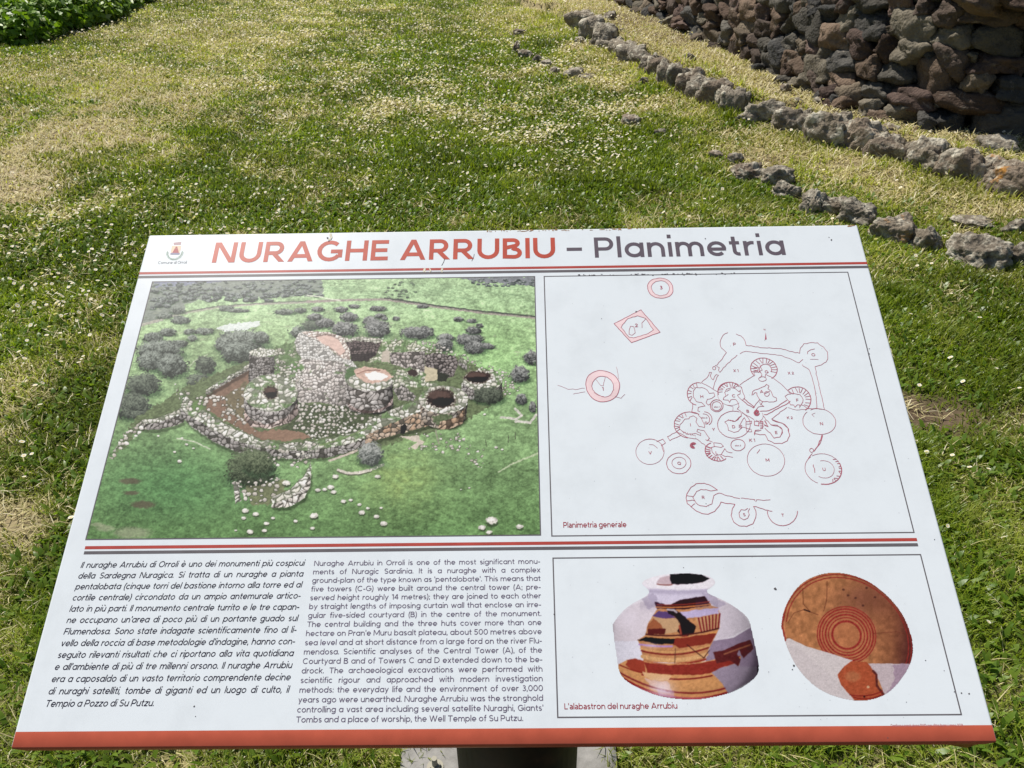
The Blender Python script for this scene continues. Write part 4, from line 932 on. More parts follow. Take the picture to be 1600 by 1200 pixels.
oval(1140 + 495 / 6., 630 + 1010 / 6., 23.5, 23, 0, 180, 0, .0009)
# D, E, silo 3
ox, oy = 1140, 630
oval(980 + 1000 / 6., 630 + 200 / 6., 25.5, 21, -60, 75, 0, .00075); oval(980 + 1000 / 6., 630 + 200 / 6., 25.5, 21, 75, 290, 0, .00085); sketch(P2([(1015, 170), (940, 160), (915, 180), (935, 200), (950, 250), (1000, 272), (1040, 265), (1080, 225)])); sketch(P2([(1055, 210), (1095, 135), (1115, 165), (1115, 215), (1120, 265), (1170, 270), (1160, 245), (1050, 215)])); sketch(P2([(1015, 165), (1065, 120)])); sketch(P2([(1115, 175), (1165, 170), (1160, 190), (1115, 195)]))
for a in range(3): sketch(P2([(1045, 205 + a * 10), (1075, 210 + a * 12)]), .0008)
sketch(P3([(230, 285), (240, 255), (275, 250)])); sketch(P3([(230, 287), (330, 295), (360, 345), (420, 378), (490, 380), (540, 355), (562, 300), (550, 240), (520, 200), (470, 180), (400, 160)]), .0009); sketch(P3([(330, 235), (380, 280), (415, 328), (470, 318), (495, 275), (490, 235), (450, 215), (390, 205)]), .0009)
sketch(P3([(232, 172), (235, 205), (275, 215), (270, 170), (232, 172)])); sketch(P3([(330, 160), (355, 220), (325, 205)]))
for a in range(5): sketch(P3([(285, 172 + a * 17), (310, 170 + a * 17)]), .0009)
oval(1140 + 78 / 6., 630 + 392 / 6., 11, 9, w=.0009); mark('silos 3', 1140 + 78 / 6., 630 + 397 / 6., 2.2)
# M, N, U
oval(1140 + 340 / 6., 630 + 533 / 6., 29.5, 25, tilt=12, w=.00065); sketch(P3([(255, 470), (285, 430)])); oval(1140 + 840 / 6., 630 + 172 / 6., 26, 20, -130, 215, 10, .0007); sketch(P3([(770, 105), (805, 85)]), .0005); sketch(P3([(770, 105), (790, 130)]), .0005)
sketch(P3([(865, 298), (855, 340), (825, 400), (790, 450)]), .0012); sketch(P3([(872, 300), (860, 350), (830, 405)]), .0009); oval(1140 + 768 / 6., 630 + 442 / 6., 3, 3); sketch(P3([(775, 470), (735, 518)]))
oval(1140 + 878 / 6., 630 + 617 / 6., 29, 23.5, -140, -40, 15, .0006); oval(1140 + 878 / 6., 630 + 617 / 6., 29, 23.5, -40, 85, 15, .0014); oval(1140 + 878 / 6., 630 + 617 / 6., 29, 23.5, 95, 215, 15, .0007); oval(1140 + 885 / 6., 630 + 620 / 6., 16, 13.5, -125, 110, 15, .0006); sketch(P3([(785, 575), (780, 590), (800, 610), (795, 650)]), .0009); teeth(1140 + 885 / 6., 630 + 620 / 6., 27.5, 22.5, .84, .84, -45, 60, 11, .0010)
for s, x, y in (('P', 583, 252), ('O', 1405, 362), ('G', 918, 540), ('A', 866, 745), ('F', 1238, 835), ('C', 575, 790), ('H', 243, 797), ('B', 722, 950), ('D', 575, 1112), ('E', 1018, 1172), ('I', 125, 1092), ('Y', 365, 1140), ('N', 1490, 1080)): mark(s, 1060 + x / 6.667, 500 + y / 6.667, 4.6)
for s, x, y in (('X 1', 598, 528), ('X 2', 1170, 553), ('K 2', 1160, 1018)): mark(s, 1060 + x / 6.667, 500 + y / 6.667, 4.0)
for s, x, y in (('V', 215, 465), ('Q', 487, 563), ('L', 838, 465), ('M', 1315, 533), ('R', 712, 882), ('S', 1097, 1045), ('K 1', 1170, 347)): mark(s, 980 + x / 6., 630 + y / 6., 4.8)
for s, x, y in (('T', 497, 1050), ('U', 885, 620)): mark(s, 1140 + x / 6., 630 + y / 6., 4.8)
PLAN.poly(UV(*np.array(P1([(900, 208), (908, 128), (920, 200)])).T)); mark('N', 1060 + 897 / 6.667, 500 + 100 / 6.667, 2.4)
printed('plan_shading', FILL.mesh('plan_shading'), ink_mat('pink_ink', (238, 214, 219)))
printed('plan_drawing', PLAN.mesh('plan_drawing'), ink_mat('plan_ink', (178, 104, 120)))
# municipal crest: crown, shield with a red tower, two green sprigs
cr = T((200, 340), 12.0)
def patch(name, rgb, polys, z=Z1):
    k = Ink(z)
    for p in polys: k.poly(UV(*np.array(p, float).T)[::-1])
    return printed(name, k.mesh(name), ink_mat(name + '_ink', rgb))
patch('crest_crown', (170, 140, 150), [cr([(852, 470), (1000, 455), (990, 512), (862, 515)])])
patch('crest_shield', (222, 196, 170), [cr([(822, 530), (1000, 528), (965, 690), (795, 690)])])
patch('crest_tower', (160, 62, 72), [cr([(880, 575), (935, 578), (955, 668), (830, 662)]), cr([(893, 545), (925, 545), (930, 572), (888, 572)])], Z2)
patch('crest_base', (130, 125, 160), [cr([(800, 662), (968, 665), (962, 692), (794, 692)])], Z2 + .00008)
SP = Ink(Z1)
for side in ([(745, 635), (738, 690), (765, 745), (815, 778), (862, 785)], [(1025, 632), (1010, 690), (970, 742), (920, 772), (866, 785)]):
    q = np.array(cr(side)); SP.line(UV(q[:, 0], q[:, 1]), 0.0009)
    for a, b in zip(side[:-1], side[1:]):
        for t in (0.2, 0.55, 0.9):
            x, y = a[0] + (b[0] - a[0]) * t, a[1] + (b[1] - a[1]) * t
            for ang in (0.3, 2.2, 4.0):
                e = [(x, y), (x + 22 * math.cos(ang), y + 20 * math.sin(ang)), (x + 32 * math.cos(ang + .25), y + 28 * math.sin(ang + .25)), (x + 20 * math.cos(ang + .6), y + 18 * math.sin(ang + .6))]
                SP.poly(UV(*np.array(cr(e)).T))
printed('crest_sprig', SP.mesh('crest_sprig'), ink_mat('sprig_ink', (140, 165, 155)))

# wear: rust, scratches, droppings, dents and specks
wr2 = np.random.default_rng(12)
def blot(k, x, y, rx, ry, n=9):
    t = np.linspace(0, 2 * math.pi, n, endpoint=False); r = wr2.uniform(.6, 1.25, n)
    k.poly(UV(x + rx * r * np.cos(t), y + ry * r * np.sin(t)))
rust = Ink(Z2 + .0001)
edge_y = lambda x: 367 + (x - 231.5) * (351 - 367) / (1338 - 231.5)
for a in range(60):
    x = wr2.uniform(760, 1010) if a < 50 else wr2.uniform(1325, 1335); blot(rust, x, edge_y(x) + wr2.uniform(1.0, 3.0), wr2.uniform(.6, 3.0), wr2.uniform(.3, .8))
printed('rust', rust.mesh('rust'), ink_mat('rust_stain', (170, 135, 100), .9))
speck = Ink(Z2 + .0001)
for x, y, r in ((1211, 920, 2.6), (1299, 375, 1.3), (1295, 371, .8), (303.5, 1103.8, 1.5), (305.5, 1119.5, .8), (994, 487, 1.3), (1103, 787, .8), (1361, 570, 1.4), (1358, 553, 1.0), (1358, 545, 1.0), (1359, 561, 1.0), (1238, 1046, 1.2), (1502, 1083, 1.4), (1514, 1084, 1.4), (1491, 1081, 1),
                (866, 960, 1.2), (1460, 843, .9), (1240, 1040, 1.8), (1446, 1032, .9), (1416, 1097, .7), (1475, 1048, .8), (403, 986, .9), (288, 1049, .8), (1068, 887, .8), (1201, 1050, .7), (1102, 373, 1.1), (1387, 1153, .9), (940, 498, .8), (512, 372, 1.6), (517, 374, 1.4), (514, 377, 1.3)): blot(speck, x, y, r, r * .9)
for a in range(120):
    x, y = wr2.uniform(870, 1420), wr2.uniform(440, 1130)
    blot(speck, x, y, wr2.uniform(.2, .5), wr2.uniform(.2, .45))
for a in range(52):
    x = wr2.uniform(880, 1150) if a < 40 else wr2.uniform(1000, 1100); y = 430.5 - (x - 890) * .0125 + wr2.normal(0, .7); blot(speck, x, y, wr2.uniform(.5, 2.2), wr2.uniform(.4, .9))
q = np.array([(695, 404), (693, 410), (690, 415)]); speck.line(UV(*q.T), .0007); q = np.array([(741, 397), (740, 402), (737, 408)]); speck.line(UV(*q.T), .0006)
printed('dirt_speck', speck.mesh('dirt_speck'), ink_mat('dirt_stain', (95, 92, 96), .9))['kind'] = 'stuff'
drop = Ink(Z2 + .0002)
for x, y, a, b in ((516.5, 368, 2.2, 3.0), (517.5, 371, 2.0, 2.4), (515, 374, 2.2, 1.6)): blot(drop, x, y, a, b)
for x in (663, 664.5, 671, 692, 690.5): q = np.array([(x, 419.5), (x + wr2.normal(0, 1), 423), (x + wr2.normal(0, 2), 425.5)]); drop.line(UV(*q.T), .0016)
printed('bird_dropping', drop.mesh('bird_dropping'), ink_mat('chalk_stain', (226, 222, 205), .9))

# ---------------------------------------------------------------- post, footing, bolt
brown = material('brown_post_paint', (0.060, 0.036, 0.026), 0.6, 0.2)
_t = N(brown, 'ShaderNodeTexCoord'); _n = N(brown, 'ShaderNodeTexNoise', Scale=30.0, Detail=6.0); L(brown, _t.outputs['Object'], _n.inputs['Vector'])
_r = ramp(brown, [(0.35, (0.012, 0.008, 0.006)), (0.6, (0.026, 0.013, 0.008)), (0.75, (0.05, 0.024, 0.013))]); L(brown, _n.outputs['Fac'], _r.inputs[0]); L(brown, _r.outputs[0], bsdf(brown).inputs['Base Color'])
bm = bmesh.new(); bmesh.ops.create_cone(bm, cap_ends=True, segments=48, radius1=0.104, radius2=0.104, depth=0.86)
for v in bm.verts: v.co += Vector((-0.004, 0.0, 0.455))
me = bpy.data.meshes.new('post'); bm.to_mesh(me); bm.free()
for p in me.polygons: p.use_smooth = len(p.vertices) == 4
link('post', me, brown, SIGN)
bm = bmesh.new()
bmesh.ops.create_cone(bm, cap_ends=True, segments=6, radius1=0.011, radius2=0.011, depth=0.009, matrix=Matrix.Translation((0, 0, 0.006)))
bmesh.ops.create_cone(bm, cap_ends=True, segments=16, radius1=0.006, radius2=0.0055, depth=0.03, matrix=Matrix.Translation((0, 0, 0.016)))
bmesh.ops.create_cone(bm, cap_ends=True, segments=20, radius1=0.017, radius2=0.017, depth=0.002, matrix=Matrix.Translation((0, 0, 0.001)))
me = bpy.data.meshes.new('anchor_bolt'); bm.to_mesh(me); bm.free()
steel = material('dull_zinc', (0.30, 0.28, 0.22), 0.6, 0.3)
bsdf(steel).inputs['Metallic'].default_value = 0.0
bp_ = G(680, 1199, 0.03)
for bx in (bp_[0], -bp_[0] - 0.03):
    for by in ((bp_[1],) if bx < 0 else ()) + (bp_[1] - 0.26,):
        o = link('anchor_bolt', me, None, SIGN)
        if not me.materials: me.materials.append(steel)
        o.location = (bx - SIGN.location[0], by - SIGN.location[1], 0.03)
bm = bmesh.new(); bmesh.ops.create_grid(bm, x_segments=40, y_segments=40, size=0.5)
ret = bmesh.ops.extrude_face_region(bm, geom=bm.faces[:])
for v in [g for g in ret['geom'] if isinstance(g, bmesh.types.BMVert)]: v.co.z -= 0.14
for v in bm.verts:
    x, y = v.co.x * SLAB[2] * 2.03, v.co.y * SLAB[3] * 2.03
    e = max(abs(v.co.x), abs(v.co.y)); n_ = float(fbm(np.array([x * 14]), np.array([y * 14]), 3, 3)[0])
    if e > .49: x *= 1 + .05 * (n_ - .5); y *= 1 + .05 * (n_ - .5)
    v.co = Vector((x, y, (0.030 + 0.004 * (n_ - .5) - (0.006 if e > .49 else 0)) if v.co.z > -.05 else -0.1))
bmesh.ops.recalc_face_normals(bm, faces=bm.faces[:])
me = bpy.data.meshes.new('concrete_footing'); bm.to_mesh(me); bm.free()
conc = material('concrete', (0.33, 0.32, 0.30), 0.9, 0.2)
_t = N(conc, 'ShaderNodeTexCoord'); _n = N(conc, 'ShaderNodeTexNoise', Scale=22.0, Detail=9.0, Roughness=0.7); L(conc, _t.outputs['Object'], _n.inputs['Vector'])
_r = ramp(conc, [(0.3, (0.16, 0.155, 0.14)), (0.55, (0.26, 0.25, 0.235)), (0.8, (0.34, 0.325, 0.30))]); L(conc, _n.outputs['Fac'], _r.inputs[0]); L(conc, _r.outputs[0], bsdf(conc).inputs['Base Color'])
_b = N(conc, 'ShaderNodeBump', Strength=0.5, Distance=0.004); L(conc, _n.outputs['Fac'], _b.inputs['Height']); L(conc, _b.outputs['Normal'], bsdf(conc).inputs['Normal'])
o = link('concrete_footing', me, conc); o.location = (SLAB[0], SLAB[1], 0)
tag(o, 'grey concrete footing slab under the post of the board', 'footing')
# ---------------------------------------------------------------- pictures printed on the board, painted procedurally as coloured fine meshes
def soften(I, n=1):
    for _ in range(n):
        P_ = np.pad(I, ((1, 1), (1, 1), (0, 0)), 'edge'); I = (P_[1:-1, 1:-1] * 4 + (P_[:-2, 1:-1] + P_[2:, 1:-1] + P_[1:-1, :-2] + P_[1:-1, 2:]) * 2 + P_[:-2, :-2] + P_[2:, 2:] + P_[:-2, 2:] + P_[2:, :-2]) / 16
    return I
class Paint:
    def dim(self, pts, f, jit=2.0, soft=3):
        b, m = self.mask(pts, jit); a = soften(np.repeat(m[..., None].astype(float), 1, 2), soft * 2); self.I[b] *= 1 - a * (1 - np.array(f, float))
    """a small raster in photo pixels (s samples per pixel) on which a printed picture is painted"""
    def __init__(self, x0, y0, x1, y1, s, base):
        self.x0, self.y0, self.s = x0, y0, s
        self.w, self.h = int((x1 - x0) * s), int((y1 - y0) * s)
        gx_, gy_ = np.meshgrid(np.arange(self.w), np.arange(self.h))
        self.X = x0 + (gx_ + .5) / s; self.Y = y0 + (gy_ + .5) / s
        self.I = np.tile(np.array(base, float), (self.h, self.w, 1)); self.A = np.zeros((self.h, self.w))
        self.wx = fbm(self.X * .22, self.Y * .22, 91, 3) - .5; self.wy = fbm(self.X * .22 + 50, self.Y * .22, 92, 3) - .5
        self.wf = fbm(self.X * .5, self.Y * .5, 93, 3)
    def box(self, xa, ya, xb, yb, pad=4):
        i0 = max(int((ya - pad - self.y0) * self.s), 0); i1 = min(int((yb + pad - self.y0) * self.s) + 1, self.h)
        j0 = max(int((xa - pad - self.x0) * self.s), 0); j1 = min(int((xb + pad - self.x0) * self.s) + 1, self.w)
        return (slice(i0, i1), slice(j0, j1))
    def mask(self, pts, jit=2.0):
        p = np.array(pts, float); b = self.box(p[:, 0].min(), p[:, 1].min(), p[:, 0].max(), p[:, 1].max())
        X, Y = self.X[b] + self.wx[b] * jit * 2, self.Y[b] + self.wy[b] * jit * 2
        m = np.zeros(X.shape, bool)
        for (xa, ya), (xb, yb) in zip(p, np.roll(p, -1, 0)):
            if ya == yb: continue
            m ^= ((ya > Y) != (yb > Y)) & (X < (xb - xa) * (Y - ya) / (yb - ya) + xa)
        return b, m
    def put(self, b, m, col):
        m = m.astype(float)[..., None]; self.I[b] = self.I[b] * (1 - m) + col * m
    def fill(self, pts, col, jit=2.0, var=.15, alpha=1.0, scale=.35):
        b, m = self.mask(pts, jit); n = fbm(self.X[b] * scale, self.Y[b] * scale * 1.4, 7, 4)[..., None]
        self.put(b, m * alpha, np.array(col, float) * (1 - var + 2 * var * n))
    def blob(self, cx, cy, rx, ry, col, alpha=1.0, soft=.4, var=.15):
        b = self.box(cx - rx * 1.4, cy - ry * 1.4, cx + rx * 1.4, cy + ry * 1.4)
        q = np.sqrt(((self.X[b] - cx) / rx) ** 2 + ((self.Y[b] - cy) / ry) ** 2) + (self.wf[b] - .5) * .6
        n = fbm(self.X[b] * .4, self.Y[b] * .5, 8, 4)[..., None]
        self.put(b, sstep(1 + soft / 2, 1 - soft / 2, q) * alpha, np.array(col, float) * (1 - var + 2 * var * n))
    def line(self, pts, w, col, alpha=1.0, jit=1.0, var=.2):
        for (xa, ya), (xb, yb) in zip(pts[:-1], pts[1:]):
            b = self.box(min(xa, xb), min(ya, yb), max(xa, xb), max(ya, yb), w + 3)
            X, Y = self.X[b] + self.wx[b] * jit * 2, self.Y[b] + self.wy[b] * jit * 2
            dx, dy = xb - xa, yb - ya; t = np.clip(((X - xa) * dx + (Y - ya) * dy) / (dx * dx + dy * dy + 1e-9), 0, 1)
            r = np.hypot(X - xa - t * dx, Y - ya - t * dy); n = self.wf[b][..., None]
            self.put(b, sstep(w / 2 + .5, w / 2 - .4, r) * alpha, np.array(col, float) * (1 - var + 2 * var * n))
    def bush(self, cx, cy, rx, ry, dark=(40, 47, 43), light=(118, 127, 116), seed=1):
        dark = np.array(dark, float) * .82
        self.blob(cx + rx * .08, cy + ry * .55, rx * 1.02, ry * .62, (46, 74, 46), .65, .5)
        b = self.box(cx - rx * 1.5, cy - ry * 1.5, cx + rx * 1.5, cy + ry * 1.5)
        u, v = (self.X[b] - cx) / rx, (self.Y[b] - cy) / ry
        n = fbm(self.X[b] * .55 + seed, self.Y[b] * .6, 20 + seed % 9, 3); c = fbm(self.X[b] * .16 + seed, self.Y[b] * .2, 30, 2)
        q = np.sqrt(u * u + v * v) + (n - .5) * .55 + (c - .5) * .4
        t = np.clip(.48 - .48 * v - .1 * u + (n - .5) * 1.5 + (c - .5) * .7, 0, 1)[..., None]
        self.put(b, sstep(1.02, .86, q), np.array(dark, float) * (1 - t) + np.array(light, float) * t)
    def cells(self, X, Y, cell, seed, asp):
        gx_, gy_ = X / (cell * asp), Y / cell; ix, iy = np.floor(gx_), np.floor(gy_)
        f1 = np.full(X.shape, 9.); f2 = np.full(X.shape, 9.); idn = np.zeros(X.shape); oy = np.zeros(X.shape)
        for a in (-1, 0, 1):
            for c in (-1, 0, 1):
                jx, jy = ix + a, iy + c
                px, py = jx + .15 + .7 * hash2(jx, jy, seed), jy + .15 + .7 * hash2(jx, jy, seed + 1)
                d = np.hypot(gx_ - px, gy_ - py); w = d < f1
                f2 = np.where(w, f1, np.minimum(f2, d)); idn = np.where(w, hash2(jx, jy, seed + 2), idn); oy = np.where(w, gy_ - py, oy); f1 = np.where(w, d, f1)
        return f1, f2, idn, oy
    def stones(self, pts, cell=6, asp=1.25, light=(186, 178, 176), dark=(58, 56, 54), hue=(150, 128, 120), gap=.13, seed=1, jit=3.0, moss=0.0, shade=None):
        """masonry: irregular cells, light faces and dark joints"""
        dark = np.array(dark, float) * .95 + 2; cell = cell * 1.14
        b, m = self.mask(pts, jit); X, Y = self.X[b] + self.wx[b] * 3.6, self.Y[b] + self.wy[b] * 3.6
        k_ = fbm(self.X[b] * .05, self.Y[b] * .07, seed + 60, 2) - .5; X, Y = X + k_ * cell * 2.2, Y - k_ * cell * 1.6
        f1, f2, idn, oy = self.cells(X, Y, cell, seed, asp)
        t = (sstep(0.0, gap * 2.4, f2 - f1) * (1 - .75 * (((idn * 53.1) % 1) > .86)) * (.62 + .38 * sstep(0.72, .3, f1)))[..., None]
        face = np.array(light, float) * (1 - (idn[..., None] * .75)) + np.array(hue, float) * (idn[..., None] * .75)
        face = face * (1.0 - .28 * np.clip(oy * 1.6, -.6, 1)[..., None]) * (.76 + .40 * self.wf[b][..., None])
        col = np.array(dark, float) * (1 - t) + face * t
        if moss:
            g = sstep(.56, .70, fbm(X * .09, Y * .12, seed + 40, 4) + moss - .24)[..., None]
            gcol = np.array((84, 116, 64)) * (.6 + .8 * fbm(X * .5, Y * .5, 5, 3)[..., None]); col = col * (1 - g * .85) + gcol * g * .85
        if shade is not None: col = col * (shade(self.X[b], self.Y[b]) if callable(shade) else np.array(shade, float))
        self.put(b, m, np.clip(col, 0, 255))
    def rubble(self, pts, cell=6, prob=.6, asp=1.2, light=(198, 192, 188), hue=(150, 142, 132), seed=1, jit=3.0, size=(.22, .5)):
        """loose stones with their shadows over what is already painted"""
        b, m = self.mask(pts, jit); X, Y = self.X[b] + self.wx[b] * 2, self.Y[b] + self.wy[b] * 2
        f1, f2, idn, oy = self.cells(X, Y, cell, seed, asp); r2 = (idn * 7.13) % 1; on = r2 < prob; rad = size[0] + (size[1] - size[0]) * ((idn * 31.7) % 1)
        edge = f1 + (self.wf[b] - .5) * .3
        self.put(b, m * on * sstep(rad + .22, rad + .04, edge) * .6, np.array((52, 60, 46), float))
        face = np.array(light, float) * (1 - idn[..., None]) + np.array(hue, float) * idn[..., None]
        self.put(b, m * on * sstep(rad, rad - .09, edge), np.clip(face * (1.0 - .45 * np.clip(oy, -.5, .8)[..., None]) * (.85 + .3 * self.wf[b][..., None]), 0, 255))
    def sample(self, x, y):
        i = np.clip((y - self.y0) * self.s - .5, 0, self.h - 1.001); j = np.clip((x - self.x0) * self.s - .5, 0, self.w - 1.001)
        a, c = np.floor(i).astype(int), np.floor(j).astype(int); fi, fj = (i - a)[..., None], (j - c)[..., None]
        return (self.I[a, c] * (1 - fj) + self.I[a, c + 1] * fj) * (1 - fi) + (self.I[a + 1, c] * (1 - fj) + self.I[a + 1, c + 1] * fj) * fi
def board_to_px(u, v):
    p = BT + u[..., None] * BR[:, 0] - v[..., None] * BR[:, 1]
    return p[..., 0] / p[..., 2] * F + CX, p[..., 1] / p[..., 2] * F + CY
def print_mesh(name, pt, u0, u1, v0, v1, step, m, keep=None, sat=.70):
    """the painted picture as a fine sheet on the board; keep(px, py) cuts it to an outline"""
    nu, nv = int((u1 - u0) / step) + 1, int((v0 - v1) / step) + 1
    U_, V_ = np.meshgrid(np.linspace(u0, u1, nu), np.linspace(v0, v1, nv))
    px, py = board_to_px(U_, V_); col = pt.sample(px, py); col = ink(col * sat + col.mean(-1, keepdims=True) * (1 - sat))
    idx = np.arange(nu * nv).reshape(nv, nu)
    q = np.stack([idx[1:, :-1], idx[1:, 1:], idx[:-1, 1:], idx[:-1, :-1]], -1).reshape(-1, 4)
    if keep is not None:
        k = keep(px, py).ravel(); q = q[k[q].all(1)]
    V3 = np.stack([U_, V_, np.full(U_.shape, Z1)], -1).reshape(-1, 3)
    used = np.unique(q); rm = np.zeros(len(V3), int); rm[used] = np.arange(len(used))
    return printed(name, mesh_np(name, V3[used], rm[q], np.full(len(q), 4), col.reshape(-1, 3)[used]), m)
print_mat = tint_material('print_ink', rough=0.36, spec=0.2)

# ---- aerial photograph of the ruin
pa = Paint(126, 430, 856, 848, 2, (70, 118, 62))
A_ = T((130, 420), 2.727); B_ = T((480, 420), 2.726); D_ = T((440, 500), 5.333)
fx_, fy_ = pa.X, pa.Y
n1 = fbm(fx_ * .02, fy_ * .035, 1, 4)[..., None]; n2 = fbm(fx_ * .12, fy_ * .2, 2, 4)[..., None]; n3 = fbm(fx_ * .6, fy_ * .7, 3, 3)[..., None]
t = np.clip((fy_ - 440) / 400, 0, 1)[..., None]
base = np.array([134, 160, 112]) * (1 - t) + np.array([74, 110, 58]) * t
far = sstep(530, 470, fy_)[..., None]
base = base * (1 - .5 * far) + np.array([134, 168, 122]) * .5 * far
mid = (np.exp(-(((fx_ - 760) / 110) ** 2 + ((fy_ - 560) / 80) ** 2)))[..., None]; base = base * (1 - .5 * mid) + np.array([112, 162, 88]) * .5 * mid
ye = (np.exp(-(((fx_ - 625) / 60) ** 2 + ((fy_ - 745) / 50) ** 2)) * fbm(fx_ * .06, fy_ * .08, 6, 3))[..., None]; base = base * (1 - ye) + np.array([120, 142, 70]) * ye
dk = (np.exp(-(((fx_ - 270) / 120) ** 2 + ((fy_ - 760) / 60) ** 2)))[..., None]; base = base * (1 - .75 * dk) + np.array([56, 100, 54]) * .75 * dk
n4 = fbm(fx_ * .3, fy_ * .45, 44, 4)[..., None]; pa.I = base * (.30 + .36 * n1 + .50 * n2 + .30 * n3 + .46 * n4)
# distant scrub, a painted-in sky reflection, field lines
pa.fill(A_([(270, 40), (1020, 40), (1020, 112), (820, 122), (560, 122), (430, 150), (440, 190), (250, 240)]), (116, 126, 116), 4, .2)
pa.fill(A_([(300, 44), (700, 40), (430, 72), (300, 78)]), (112, 118, 150), 3, .15, .8)  # bluish sky reflection on the lamination, painted into the print's colours
pa.fill(B_([(640, 36), (975, 34), (975, 70), (820, 62), (700, 50)]), (112, 116, 124), 3, .2)
sr = np.random.default_rng(5)
for k in range(300):
    x = sr.uniform(225, 505); top = 437 + max(0, (330 - x) * .02); y = 436 + 34 * sr.random() + max(0, (300 - x)) * .28 * sr.random(); s = .55 + (y - 436) / 60
    if x > 430 and y > 463: continue
    if x < 236 + (470 - y) * .1: continue
    pa.bush(x, y, (3.5 + 3 * sr.random()) * s, (2.0 + 1.6 * sr.random()) * s, (62, 70, 72), (134, 144, 140), k)
for k in range(46): pa.bush(sr.uniform(735, 838), 436 + 11 * sr.random(), 3.2, 1.6, (62, 68, 76), (140, 146, 146), k)
for k in range(34): pa.bush(625 + sr.normal(0, 10), 440 + 28 * sr.random(), 2.6, 1.5, (74, 86, 74), (120, 140, 112), k)
for k in range(60):
    x, y = sr.uniform(470, 835), sr.uniform(440, 470); pa.line([(x, y), (x + sr.uniform(10, 50), y + sr.uniform(1, 6))], .7, (98, 132, 92), .5)
road = A_([(250, 240), (400, 195), (560, 165), (780, 148), (1009, 140)]); road2 = B_([(0, 140), (150, 134), (330, 130), (520, 158), (720, 184), (970, 208)])
pa.line(road, 3.6, (150, 146, 134), .9); pa.line([(x, y - 1.4) for x, y in road[1:]], 1.6, (86, 90, 84), .8)
pa.line(road2, 3.4, (140, 128, 122), .95); pa.line([(x, y - 2.0) for x, y in road2[2:]], 2.4, (66, 68, 66), .9); pa.line(B_([(0, 112), (60, 122), (140, 136)]), 1.6, (196, 200, 180), .9)
pa.fill(A_([(560, 255), (620, 235), (750, 222), (755, 240), (690, 262), (600, 268)]), (196, 202, 206), 2, .1, .85); pa.line(A_([(440, 440), (470, 395), (530, 365)]), 1.6, (170, 176, 150), .7)
for k in range(220): x, y = sr.uniform(215, 850), sr.uniform(480, 560); pa.blob(x, y, sr.uniform(1.5, 6), sr.uniform(.5, 1.6), (96, 118, 80) if k % 2 else (150, 160, 126), .45, .8)
for i, (x, y, a, c) in enumerate([(345, 200, 34, 14), (400, 178, 34, 16), (415, 218, 40, 18), (300, 292, 48, 22), (360, 270, 38, 18), (450, 268, 24, 14), (515, 266, 46, 16), (465, 295, 27, 15), (410, 320, 34, 20), (330, 345, 104, 44), (288, 392, 62, 44), (375, 412, 70, 52),
        (680, 306, 112, 48), (600, 322, 44, 34), (662, 356, 78, 46), (760, 292, 36, 26), (860, 184, 44, 13), (925, 178, 28, 12), (610, 170, 40, 12), (660, 178, 50, 9), (930, 268, 54, 28), (990, 210, 40, 20), (975, 240, 50, 20), (520, 412, 46, 42), (490, 480, 54, 36), (255, 492, 80, 50), (215, 585, 78, 58), (230, 622, 60, 20)]):
    p = A_([(x, y)])[0]; pa.bush(p[0], p[1], a / 2.727, c / 2.727, (50, 58, 52) if y > 260 else (66, 76, 70), (132, 142, 132) if i < 22 else (104, 116, 98), i * 3)
for i, (x, y, a, c) in enumerate([(45, 172, 28, 13), (145, 172, 32, 14), (180, 205, 42, 22), (30, 205, 32, 16), (75, 232, 44, 22), (160, 257, 62, 34), (270, 222, 38, 20), (300, 256, 58, 38), (200, 160, 26, 10), (300, 170, 40, 12), (310, 200, 26, 12), (330, 212, 14, 9), (380, 212, 16, 10), (490, 160, 28, 10), (645, 215, 24, 11), (700, 222, 26, 10),
        (470, 272, 76, 30), (590, 292, 40, 18), (585, 325, 40, 30), (690, 302, 62, 28), (715, 335, 48, 29), (708, 262, 32, 18), (735, 242, 16, 10), (770, 330, 30, 14), (955, 378, 34, 32), (905, 450, 44, 38), (912, 555, 26, 26), (960, 590, 16, 26)]):
    p = B_([(x, y)])[0]; pa.bush(p[0], p[1], a / 2.726, c / 2.726, (54, 58, 58), (140, 142, 140), i * 5)
